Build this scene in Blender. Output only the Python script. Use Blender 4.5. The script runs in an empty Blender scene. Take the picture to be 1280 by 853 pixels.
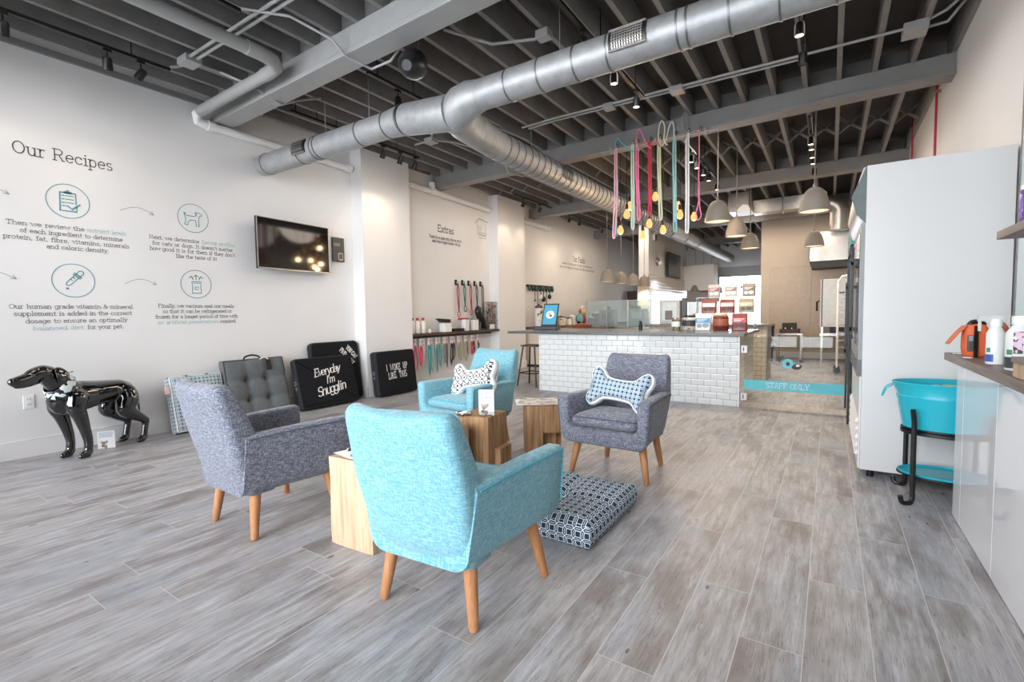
import bpy, bmesh, math, random
from mathutils import Vector, Matrix, noise as mnoise
random.seed(7)
PI = math.pi
C = bpy.context.scene.collection
R = math.radians

# ---------------------------------------------------------------- mesh building
class MB:
    """collects shapes that become ONE mesh object"""
    def __init__(s): s.v = []; s.f = []
    def add(s, vs, fs):
        b = len(s.v); s.v += [tuple(p) for p in vs]; s.f += [tuple(b + i for i in f) for f in fs]; return s
    def box(s, x0, y0, z0, x1, y1, z1):
        return s.add([(x0,y0,z0),(x1,y0,z0),(x1,y1,z0),(x0,y1,z0),(x0,y0,z1),(x1,y0,z1),(x1,y1,z1),(x0,y1,z1)],
                     [(0,3,2,1),(4,5,6,7),(0,1,5,4),(1,2,6,5),(2,3,7,6),(3,0,4,7)])
    def cyl(s, p0, p1, r0, r1=None, n=16):
        return s.tube([p0, p1], [r0, r0 if r1 is None else r1], n)
    def tube(s, pts, r, n=10, closed=False):
        pts = [Vector(p) for p in pts]; k = len(pts)
        rs = r if isinstance(r, (list, tuple)) else [r] * k
        vs = []; fs = []; up = None
        for i, p in enumerate(pts):
            if closed: t = pts[(i+1) % k] - pts[i-1]
            else: t = pts[min(i+1, k-1)] - pts[max(i-1, 0)]
            t.normalize()
            if up is None:
                up = Vector((0,0,1)) if abs(t.z) < .9 else Vector((1,0,0))
            a = (up - t * up.dot(t))
            if a.length < 1e-5: a = t.orthogonal()
            a.normalize(); b = t.cross(a); up = a
            for j in range(n):
                w = 2 * PI * j / n
                vs.append(p + (a * math.cos(w) + b * math.sin(w)) * rs[i])
        m = k if closed else k - 1
        for i in range(m):
            i2 = (i + 1) % k
            for j in range(n):
                j2 = (j + 1) % n
                fs.append((i*n+j, i*n+j2, i2*n+j2, i2*n+j))
        if not closed:
            fs.append(tuple(reversed(range(n)))); fs.append(tuple(range((k-1)*n, k*n)))
        return s.add(vs, fs)
    def lathe(s, prof, cx=0, cy=0, n=24, sx=1, sy=1, z=0):
        vs = []; fs = []; k = len(prof)
        for (r, h) in prof:
            for j in range(n):
                w = 2*PI*j/n; vs.append((cx + r*sx*math.cos(w), cy + r*sy*math.sin(w), z + h))
        for i in range(k-1):
            for j in range(n):
                j2 = (j+1) % n
                fs.append((i*n+j, i*n+j2, (i+1)*n+j2, (i+1)*n+j))
        if prof[0][0] > 1e-6: fs.append(tuple(reversed(range(n))))
        if prof[-1][0] > 1e-6: fs.append(tuple(range((k-1)*n, k*n)))
        return s.add(vs, fs)
    def prism(s, poly, axis, a, b):
        """extrude a 2-D polygon along an axis from a to b; axis x:(y,z) y:(x,z) z:(x,y)"""
        def P(u, v, w): return {'x': (w,u,v), 'y': (u,w,v), 'z': (u,v,w)}[axis]
        k = len(poly)
        vs = [P(u,v,a) for u,v in poly] + [P(u,v,b) for u,v in poly]
        fs = [tuple(range(k)), tuple(reversed(range(k, 2*k)))] + [(i, k+i, k+(i+1)%k, (i+1)%k) for i in range(k)]
        return s.add(vs, fs)
    def loft(s, rings, cap=True, closed=True):
        k = len(rings[0]); vs = [p for r in rings for p in r]; fs = []
        for i in range(len(rings)-1):
            for j in range(k if closed else k-1):
                j2 = (j+1) % k
                fs.append((i*k+j, i*k+j2, (i+1)*k+j2, (i+1)*k+j))
        if cap:
            fs.append(tuple(reversed(range(k)))); fs.append(tuple(range((len(rings)-1)*k, len(rings)*k)))
        return s.add(vs, fs)
    def ball(s, c, r, n=12, m=8, sc=(1,1,1)):
        pr = [(max(1e-7, math.sin(PI*i/m))*r, -math.cos(PI*i/m)*r) for i in range(m+1)]
        b = MB(); b.lathe(pr, n=n)
        return s.add([(c[0]+x*sc[0], c[1]+y*sc[1], c[2]+z*sc[2]) for x,y,z in b.v], b.f)
    def sheet(s, poly, z=0):
        return s.add([(x,y,z) for x,y in poly], [tuple(range(len(poly)))])
    def xf(s, M):
        s.v = [tuple(M @ Vector(p)) for p in s.v]; return s
    def build(s, name, m, parent=None, smooth=True, bevel=0, sub=0, seg=2, angle=35, loc=None):
        me = bpy.data.meshes.new(name); me.from_pydata(s.v, [], s.f)
        bm = bmesh.new(); bm.from_mesh(me)
        bmesh.ops.remove_doubles(bm, verts=bm.verts, dist=1e-6)
        bmesh.ops.dissolve_degenerate(bm, dist=1e-7, edges=bm.edges)
        bmesh.ops.recalc_face_normals(bm, faces=bm.faces); bm.to_mesh(me); bm.free()
        if smooth:
            me.shade_smooth(); me.set_sharp_from_angle(angle=R(angle))
        me.materials.append(m)
        o = bpy.data.objects.new(name, me); C.objects.link(o)
        if parent is not None: o.parent = parent
        if loc is not None: o.location = loc
        if bevel:
            b = o.modifiers.new('b', 'BEVEL'); b.width = bevel; b.segments = seg; b.limit_method = 'ANGLE'; b.angle_limit = R(40)
        if sub:
            b = o.modifiers.new('s', 'SUBSURF'); b.levels = sub; b.render_levels = sub
        return o

def tag(o, label=None, cat=None, group=None, kind=None):
    if label: o['label'] = label
    if cat: o['category'] = cat
    if group: o['group'] = group
    if kind: o['kind'] = kind
    return o
def thing(name, label, cat, loc=(0,0,0), rz=0, group=None):
    o = bpy.data.objects.new(name, None); C.objects.link(o); o.empty_display_size = .1
    o.location = loc; o.rotation_euler = (0,0,rz)
    return tag(o, label, cat, group)
def struct(o): o['kind'] = 'structure'; return o
KIDS = {}
def copy_tree(o, parent=None):
    c = o.copy(); C.objects.link(c)
    if parent is not None: c.parent = parent
    for ch in list(o.children): copy_tree(ch, c)
    return c
def basis(loc, ex, ey, ez):
    ex, ey, ez = Vector(ex), Vector(ey), Vector(ez)
    M = Matrix((( ex.x, ey.x, ez.x, loc[0]), (ex.y, ey.y, ez.y, loc[1]), (ex.z, ey.z, ez.z, loc[2]), (0,0,0,1)))
    return M
def rrect(w, h, r, n=4, cx=0, cy=0):
    p = []
    for (sx, sy, a0) in ((1,1,0), (-1,1,90), (-1,-1,180), (1,-1,270)):
        for i in range(n+1):
            a = R(a0 + 90*i/n)
            p.append((cx + sx*(w/2-r) + r*math.cos(a), cy + sy*(h/2-r) + r*math.sin(a)))
    return p
def offset2(poly, d):
    k = len(poly); area = sum(poly[i][0]*poly[(i+1)%k][1]-poly[(i+1)%k][0]*poly[i][1] for i in range(k))
    sg = 1 if area > 0 else -1; out = []
    for i in range(k):
        a, b, c = Vector(poly[i-1]), Vector(poly[i]), Vector(poly[(i+1)%k])
        e1 = b-a; e2 = c-b
        if e1.length < 1e-9: e1 = e2
        if e2.length < 1e-9: e2 = e1
        e1.normalize(); e2.normalize()
        n1 = Vector((-e1.y, e1.x))*sg; n2 = Vector((-e2.y, e2.x))*sg
        m = n1+n2
        if m.length < 1e-4: m = n1
        m.normalize(); q = d/max(.45, m.dot(n1))
        out.append((b.x+m.x*q, b.y+m.y*q))
    return out
def catmull(pts, n=6, closed=False):
    P = [Vector(p) for p in pts]; k = len(P); out = []
    for i in range(k if closed else k-1):
        if closed: a,b,c,d = P[i-1],P[i],P[(i+1)%k],P[(i+2)%k]
        else: a,b,c,d = P[max(i-1,0)],P[i],P[i+1],P[min(i+2,k-1)]
        for j in range(n):
            t = j/n
            out.append(.5*((2*b)+(c-a)*t+(2*a-5*b+4*c-d)*t*t+(3*b-a-3*c+d)*t**3))
    if not closed: out.append(P[-1])
    return [tuple(p) for p in out]

# ---------------------------------------------------------------- materials
def lin(h):
    if isinstance(h, str):
        h = h.lstrip('#'); c = [int(h[i:i+2], 16)/255 for i in (0,2,4)]
    else: c = h
    return tuple((x/12.92 if x <= .04045 else ((x+.055)/1.055)**2.4) for x in c) + (1,)
class NT:
    def __init__(s, name):
        s.m = bpy.data.materials.new(name); s.m.use_nodes = True
        s.t = s.m.node_tree; s.n = s.t.nodes; s.b = s.n['Principled BSDF']; s.out = s.n['Material Output']
    def node(s, typ, **kw):
        n = s.n.new('ShaderNode'+typ)
        for k, v in kw.items(): setattr(n, k, v)
        return n
    def link(s, a, b): s.t.links.new(a, b)
    def val(s, sock, v):
        if hasattr(v, 'is_linked') or hasattr(v, 'links'): s.link(v, sock)
        else: sock.default_value = v
    def math(s, op, a, b=None, c=None):
        n = s.node('Math', operation=op); s.val(n.inputs[0], a)
        if b is not None: s.val(n.inputs[1], b)
        if c is not None: s.val(n.inputs[2], c)
        return n.outputs[0]
    def coord(s, which='Object'): return s.node('TexCoord').outputs[which]
    def map(s, vec, scale=(1,1,1), rot=(0,0,0), loc=(0,0,0)):
        n = s.node('Mapping'); s.link(vec, n.inputs['Vector'])
        n.inputs['Scale'].default_value = scale; n.inputs['Rotation'].default_value = rot; n.inputs['Location'].default_value = loc
        return n.outputs[0]
    def noise(s, vec, scale=5, detail=3, rough=.5):
        n = s.node('TexNoise'); s.link(vec, n.inputs['Vector'])
        n.inputs['Scale'].default_value = scale; n.inputs['Detail'].default_value = detail; n.inputs['Roughness'].default_value = rough
        return n.outputs['Fac']
    def ramp(s, fac, stops, interp='LINEAR'):
        n = s.node('ValToRGB'); s.link(fac, n.inputs[0]); e = n.color_ramp.elements; n.color_ramp.interpolation = interp
        while len(e) < len(stops): e.new(.5)
        for i, (p, c) in enumerate(stops):
            e[i].position = p; e[i].color = lin(c) if isinstance(c, str) else (c if len(c) == 4 else tuple(c)+(1,))
        return n.outputs[0]
    def mix(s, fac, a, b, blend='MIX'):
        n = s.node('Mix', data_type='RGBA', blend_type=blend)
        s.val(n.inputs[0], fac)
        s.val(n.inputs[6], lin(a) if isinstance(a, str) else a); s.val(n.inputs[7], lin(b) if isinstance(b, str) else b)
        return n.outputs[2]
    def bump(s, h, strength=.3, dist=.01):
        n = s.node('Bump'); s.link(h, n.inputs['Height']); n.inputs['Strength'].default_value = strength; n.inputs['Distance'].default_value = dist
        s.link(n.outputs[0], s.b.inputs['Normal'])
    def set(s, color=None, rough=None, metal=None, spec=None):
        if color is not None: s.val(s.b.inputs['Base Color'], lin(color) if isinstance(color, str) else color)
        if rough is not None: s.val(s.b.inputs['Roughness'], rough)
        if metal is not None: s.val(s.b.inputs['Metallic'], metal)
        if spec is not None: s.b.inputs['Specular IOR Level'].default_value = spec
        return s.m
def plain(name, col, rough=.5, metal=0, var=.06, scale=12, bump=0, spec=.5, coat=0):
    t = NT(name); c = t.coord(); f = t.noise(c, scale, 3)
    a = lin(col); lo = tuple(x*(1-var) for x in a[:3])+(1,); hi = tuple(min(1, x*(1+var)) for x in a[:3])+(1,)
    col_ = t.ramp(f, [(.3, lo), (.7, hi)]); t.set(col_, rough, metal, spec)
    if bump: t.bump(t.noise(c, scale*12, 2), bump, .002)
    if coat: t.b.inputs['Coat Weight'].default_value = coat; t.b.inputs['Coat Roughness'].default_value = .03
    return t.m
def emit(name, col, strength, base='#8a7a68'):
    t = NT(name); t.set(base, .5)
    t.b.inputs['Emission Color'].default_value = lin(col); t.b.inputs['Emission Strength'].default_value = strength
    return t.m
def glassmat(name, tint='#f4fbfa', refl=1.0, rough=.0, opacity=0.0, milk='#ffffff'):
    t = NT(name); n = t.n; n.remove(t.b)
    tr = t.node('BsdfTransparent'); tr.inputs[0].default_value = lin(tint)
    gl = t.node('BsdfGlossy'); gl.inputs['Roughness'].default_value = rough; gl.inputs[0].default_value = (refl,refl,refl,1)
    fr = t.node('Fresnel'); fr.inputs[0].default_value = 1.5
    mx = t.node('MixShader'); t.link(fr.outputs[0], mx.inputs[0]); t.link(tr.outputs[0], mx.inputs[1]); t.link(gl.outputs[0], mx.inputs[2])
    last = mx
    if opacity:
        df = t.node('BsdfDiffuse'); df.inputs[0].default_value = lin(milk)
        m2 = t.node('MixShader'); m2.inputs[0].default_value = opacity; t.link(mx.outputs[0], m2.inputs[1]); t.link(df.outputs[0], m2.inputs[2]); last = m2
    t.link(last.outputs[0], t.out.inputs[0]); return t.m

def mat_floor():
    t = NT('weathered_plank_tile'); g = t.coord('Object')
    sep = t.node('SeparateXYZ'); t.link(g, sep.inputs[0]); x, y = sep.outputs[0], sep.outputs[1]
    u = t.math('DIVIDE', t.math('SUBTRACT', x, .146), .2025); row = t.math('FLOOR', u); fu = t.math('FRACT', u)
    wn = t.node('TexWhiteNoise', noise_dimensions='1D'); t.link(row, wn.inputs['W'])
    L = 1.22
    v = t.math('DIVIDE', t.math('ADD', y, t.math('MULTIPLY', wn.outputs[0], 7.3)), L); vi = t.math('FLOOR', v); fv = t.math('FRACT', v)
    idn = t.node('TexWhiteNoise', noise_dimensions='2D'); cb = t.node('CombineXYZ'); t.link(row, cb.inputs[0]); t.link(vi, cb.inputs[1]); t.link(cb.outputs[0], idn.inputs['Vector'])
    idv = idn.outputs['Value']
    # grain runs along the plank, shifted per plank
    sh = t.node('CombineXYZ'); t.link(t.math('MULTIPLY', idv, 37.0), sh.inputs[0]); t.link(t.math('MULTIPLY', idv, 91.0), sh.inputs[1])
    ad = t.node('VectorMath', operation='ADD'); t.link(g, ad.inputs[0]); t.link(sh.outputs[0], ad.inputs[1]); p = ad.outputs[0]
    big = t.noise(t.map(p, (2.6, .9, 1)), 2.2, 3, .55)
    streak = t.noise(t.map(p, (9, .8, 1)), 3.5, 5, .65)
    fine = t.noise(t.map(p, (60, 2.6, 1)), 4, 4, .7)
    hue = t.noise(t.map(p, (1.6, .5, 1), loc=(11,5,0)), 1.7, 2)
    base = t.ramp(streak, [(.28, '#7a7573'), (.47, '#a09c9b'), (.68, '#c2c1c5')])
    cool = t.mix(t.ramp(hue, [(.45, (0,0,0)), (.68, (1,1,1))]), base, t.mix(.55, base, '#8b95a4'))
    warm = t.mix(t.math('MULTIPLY', t.ramp(big, [(.47, (0,0,0)), (.66, (1,1,1))]), .72), cool, '#67584f')
    tone = t.mix(t.math('MULTIPLY', idv, .30), warm, '#bbb6b2')
    col = t.mix(t.ramp(fine, [(.35, (.6,.6,.6)), (.47, (0,0,0))]), tone, '#5d5855')
    # cracks and knots
    crk = t.noise(t.map(p, (14, .55, 1), loc=(3,9,0)), 2.0, 6, .6)
    ck = t.math('COMPARE', crk, .56, .0035); bigk = t.math('GREATER_THAN', big, .52)
    col = t.mix(t.math('MULTIPLY', t.math('MULTIPLY', ck, bigk), .8), col, '#3b3735')
    vo = t.node('TexVoronoi'); t.link(t.map(p, (4.2, 1.7, 1)), vo.inputs['Vector']); vo.inputs['Scale'].default_value = 1.4
    kn = t.math('LESS_THAN', vo.outputs['Distance'], .05)
    col = t.mix(t.math('MULTIPLY', kn, .75), col, '#463f3b')
    e1 = t.math('LESS_THAN', t.math('MINIMUM', fu, t.math('SUBTRACT', 1, fu)), .0085)
    e2 = t.math('LESS_THAN', t.math('MINIMUM', fv, t.math('SUBTRACT', 1, fv)), .0014)
    gr = t.math('MAXIMUM', e1, e2)
    col = t.mix(t.math('MULTIPLY', gr, .85), col, '#c9c5c2')
    t.set(col, t.math('ADD', t.math('MULTIPLY', streak, .25), .28), 0, .6)
    t.bump(t.math('SUBTRACT', t.math('ADD', t.math('MULTIPLY', fine, .35), streak), gr), .12, .004)
    return t.m

def mat_brick(name, tile, grout, w=.155, h=.078, axis='y', mortar=.006, off=(0,0), rough=.12, var=.04):
    t = NT(name); g = t.coord('Object'); sep = t.node('SeparateXYZ'); t.link(g, sep.inputs[0])
    a = sep.outputs[1] if axis == 'x' else sep.outputs[0]; z = sep.outputs[2]
    vv = t.math('DIVIDE', t.math('ADD', z, off[1]), h); row = t.math('FLOOR', vv); fv = t.math('FRACT', vv)
    sh = t.math('MULTIPLY', t.math('MODULO', row, 2.0), .5)
    uu = t.math('ADD', t.math('DIVIDE', t.math('ADD', a, off[0]), w), sh); fu = t.math('FRACT', uu)
    du = t.math('MULTIPLY', t.math('MINIMUM', fu, t.math('SUBTRACT', 1, fu)), w)
    dv = t.math('MULTIPLY', t.math('MINIMUM', fv, t.math('SUBTRACT', 1, fv)), h)
    d = t.math('MINIMUM', du, dv); m = t.math('LESS_THAN', d, mortar/2)
    cb = t.node('CombineXYZ'); t.link(t.math('FLOOR', uu), cb.inputs[0]); t.link(row, cb.inputs[1])
    wn = t.node('TexWhiteNoise', noise_dimensions='2D'); t.link(cb.outputs[0], wn.inputs['Vector'])
    c = lin(tile); lo = tuple(q*(1-var) for q in c[:3])+(1,)
    col = t.mix(wn.outputs['Value'], c, lo); col = t.mix(m, col, grout)
    t.set(col, t.math('ADD', t.math('MULTIPLY', m, .6), rough), 0, .5)
    hgt = t.math('MINIMUM', t.math('DIVIDE', d, .011), 1.0); t.bump(hgt, .5, .004); return t.m

def mat_tweed(name, dark, mid, light, sc=1.0, weave=.25):
    t = NT(name); c = t.coord()
    a = t.noise(t.map(c, (30*sc, 30*sc, 260*sc)), 1, 3, .7); b = t.noise(t.map(c, (240*sc, 240*sc, 34*sc)), 1, 3, .7)
    f = t.math('ADD', t.math('MULTIPLY', a, .5), t.math('MULTIPLY', b, .5)); big = t.noise(c, 3, 2)
    col = t.ramp(f, [(.38, dark), (.50, mid), (.63, light)])
    col = t.mix(t.math('MULTIPLY', big, .18), col, mid)
    t.set(col, .9, 0, .25); t.b.inputs['Sheen Weight'].default_value = .25
    t.bump(t.math('ADD', f, t.noise(c, 420*sc, 2)), weave, .003); return t.m

def mat_lattice(name, ground, line, cell=.055, ring=.26, lw=.05, planes='xy', invert=False):
    t = NT(name); g = t.coord('Object'); sep = t.node('SeparateXYZ'); t.link(g, sep.inputs[0])
    nrm = t.node('SeparateXYZ'); geo = t.node('TexCoord'); t.link(geo.outputs['Normal'], nrm.inputs[0])
    ax = t.math('ABSOLUTE', nrm.outputs[0]); ay = t.math('ABSOLUTE', nrm.outputs[1]); az = t.math('ABSOLUTE', nrm.outputs[2])
    side = t.math('GREATER_THAN', t.math('MAXIMUM', ax, ay), t.math('MULTIPLY', az, 1.25))   # gusset faces
    sx = t.math('MULTIPLY', side, t.math('GREATER_THAN', ax, ay))
    # u,v : top faces use x,y ; faces along x use y,z ; faces along y use x,z
    def sel(f, a, b): return t.math('ADD', t.math('MULTIPLY', f, a), t.math('MULTIPLY', t.math('SUBTRACT', 1, f), b))
    u = sel(sx, sep.outputs[1], sep.outputs[0]); v = sel(side, sep.outputs[2], sep.outputs[1])
    def cellf(q): return t.math('ABSOLUTE', t.math('SUBTRACT', t.math('FRACT', t.math('DIVIDE', q, cell)), .5))
    a, b = cellf(u), cellf(v); mx = t.math('MAXIMUM', a, b); mn = t.math('MINIMUM', a, b)
    r1 = t.math('COMPARE', mx, ring, lw)
    dg = t.math('MULTIPLY', t.math('GREATER_THAN', mn, ring), t.math('LESS_THAN', t.math('SUBTRACT', mx, mn), lw*1.6))
    br = t.math('MULTIPLY', t.math('GREATER_THAN', mx, .5-lw*.8), t.math('LESS_THAN', mn, ring*.9))
    m = t.math('MINIMUM', 1.0, t.math('ADD', r1, t.math('ADD', dg, br)))
    t.set(t.mix(m, ground, line), .85, 0, .2); t.bump(t.noise(g, 600, 2), .12, .002); return t.m

def mat_wood(name, dark, mid, light, axis=2, sc=1.0, rough=.6, bump=.2, coat=0):
    t = NT(name); c = t.coord(); s = [16*sc, 16*sc, 16*sc]; s[axis] = 1.1*sc
    a = t.noise(t.map(c, tuple(s)), 1.6, 5, .65); s2 = [90*sc]*3; s2[axis] = 3*sc
    b = t.noise(t.map(c, tuple(s2)), 1, 3, .6)
    f = t.math('ADD', t.math('MULTIPLY', a, .72), t.math('MULTIPLY', b, .28))
    col = t.ramp(f, [(.33, dark), (.5, mid), (.68, light)])
    t.set(col, rough, 0, .4); t.bump(f, bump, .004)
    if coat: t.b.inputs['Coat Weight'].default_value = coat
    return t.m

M = {}
M['wall'] = plain('white_wall_paint', '#e6e4e2', .62, 0, .012, 3, .03)
M['trimw'] = plain('white_trim_paint', '#e9e8e7', .4, 0, .01)
M['floor'] = mat_floor()
M['deck'] = plain('dark_ceiling_paint', '#413d3d', .7, 0, .15, 4)
M['joist'] = plain('grey_joist_paint', '#827f7d', .6, 0, .10, 6)
M['beam'] = plain('grey_beam_paint', '#858381', .5, 0, .07, 5)
M['pipe'] = plain('grey_pipe_paint', '#9f9e9c', .4, 0, .04, 8)
def mat_duct():
    t = NT('galvanised_duct'); c = t.coord(); f = t.noise(t.map(c, (3,3,3)), 4, 4, .6)
    t.set(t.ramp(f, [(.3, '#9a9b9c'), (.7, '#afb0b0')]), .48, .45, .5); return t.m
M['duct'] = mat_duct()
M['seam'] = plain('duct_seam_metal', '#7d7d7e', .4, .8)
M['galv'] = plain('galvanised_box_metal', '#a4a19d', .35, .8, .1, 14)
M['black'] = plain('black_metal', '#141414', .4, .2, .1)
M['blackplastic'] = plain('black_plastic', '#1b1b1c', .35, 0, .08)
M['chrome'] = plain('chrome_metal', '#c9c9c9', .15, 1, .03)
M['steel'] = plain('brushed_steel', '#b9b5b0', .22, 1, .05, 20)
M['white'] = plain('white_plastic', '#ececea', .4, 0, .02)
M['paper'] = plain('white_paper', '#eeedea', .7, 0, .02)
M['gloss'] = plain('white_gloss_laminate', '#e2e3e6', .05, 0, .01, 3, 0, .5)
M['fridge'] = plain('white_fridge_enamel', '#d3d2d0', .3, 0, .01, 3)
M['teal'] = mat_tweed('teal_linen', '#568d9a', '#70a4b0', '#9cc0c8', .9, .3)
M['tweed'] = mat_tweed('grey_tweed', '#393c47', '#666974', '#adb0bc', 1.15, .35)
M['tealseam'] = plain('teal_piping', '#4fa3b3', .8)
M['greyseam'] = plain('grey_piping', '#53555f', .8)
M['leg'] = mat_wood('oak_leg_wood', '#9c6a44', '#b07b52', '#c18e64', 2, 1.6, .4, .05)
M['timber'] = mat_wood('reclaimed_timber', '#65492f', '#95714d', '#b59470', 2, 1.1, .8, .5)
M['timberpale'] = mat_wood('pale_reclaimed_timber', '#a08567', '#bda283', '#d2ba9c', 2, 1.1, .8, .35)
M['shelfwood'] = mat_wood('grey_brown_laminate', '#5f534c', '#7c6d63', '#93857a', 1, 1.0, .45, .06)
M['darkshelf'] = mat_wood('dark_walnut_shelf', '#3f3029', '#54423a', '#6a564b', 1, 1.0, .5, .08)
M['navy'] = mat_lattice('navy_lattice_print', '#22384c', '#dfe8ed', .050, .30, .040)
M['navyfine'] = mat_lattice('navy_lattice_print_fine', '#23506a', '#e2ecf0', .032, .25, .075)
M['leanprint'] = mat_lattice('dark_teal_lattice_print', '#24454f', '#dfe8ea', .038, .29, .055)
M['bone'] = mat_lattice('black_white_block_print', '#26262a', '#eeeeec', .042, .16, .085)
M['whitefab'] = plain('white_piping_fabric', '#e6e7e8', .85)
M['greyfab'] = mat_tweed('charcoal_canvas', '#4b4f50', '#5d6162', '#707475', 2.0, .15)
M['darkfab'] = plain('black_canvas', '#17171a', .85, 0, .15, 30, .2, .2)
M['blackgreyfab'] = plain('black_gusset_canvas', '#2b2b2e', .85, 0, .15, 30, .2, .2)
M['ink'] = plain('white_print_ink', '#eceae6', .7)
M['letter'] = plain('dark_vinyl_lettering', '#4a4746', .6)
M['lettergrey'] = plain('grey_vinyl_lettering', '#6f7376', .6)
M['tealvinyl'] = plain('teal_vinyl', '#5b9aa3', .5)
M['palevinyl'] = plain('pale_teal_vinyl', '#a5cbcb', .5)
M['arrowvinyl'] = plain('pale_grey_vinyl', '#a8a8a6', .5)
M['tile'] = mat_brick('white_subway_tile', '#e3e6e4', '#8f918f', .1555, .0800, 'y', .005)
M['tileside'] = mat_brick('cream_subway_tile', '#d9d2c8', '#857b72', .1555, .0800, 'x', .006)
M['tilebrown'] = mat_brick('cream_subway_tile_front', '#cfc6ba', '#7d7168', .1555, .0800, 'y', .006)
M['stone'] = plain('dark_grey_stone_top', '#5c5e5d', .25, 0, .12, 30)
M['glass'] = glassmat('clear_glass', '#f6f6f6')
M['gateglass'] = glassmat('gate_glass', '#f1f3f1')
M['screen'] = plain('black_screen_glass', '#0b0a0a', .06, 0, .02, 3, 0, .6)
M['tvbez'] = plain('silver_bezel', '#9fa3a2', .3, .7)
M['dog'] = plain('glossy_black_ceramic', '#060607', .04, 0, .05, 4, 0, .6, 1)
M['tub'] = plain('teal_enamel', '#27aec0', .25, 0, .03, 6, 0, .5)
M['band'] = plain('teal_gate_band', '#63c3cf', .45)
M['shade'] = plain('taupe_pendant_enamel', '#938a7e', .55, 0, .03)
M['shadein'] = emit('glowing_pendant_inside', '#ffe3bf', .9)
M['lampglow'] = emit('spotlight_lens_glow', '#ffe2b8', 9)
M['bulb'] = emit('amber_filament_bulb', '#ffab66', 1.15, '#6b4a2a')
M['orange'] = plain('orange_nylon', '#d9663a', .6, 0, .08, 20)
M['purple'] = plain('purple_label', '#6a4f9e', .4)
M['skyfab'] = plain('exterior_pavement', '#a9abab', .9, 0, .1, 2)
M['beige'] = plain('beige_wall_paint', '#cdbfae', .7, 0, .02, 3)
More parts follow.
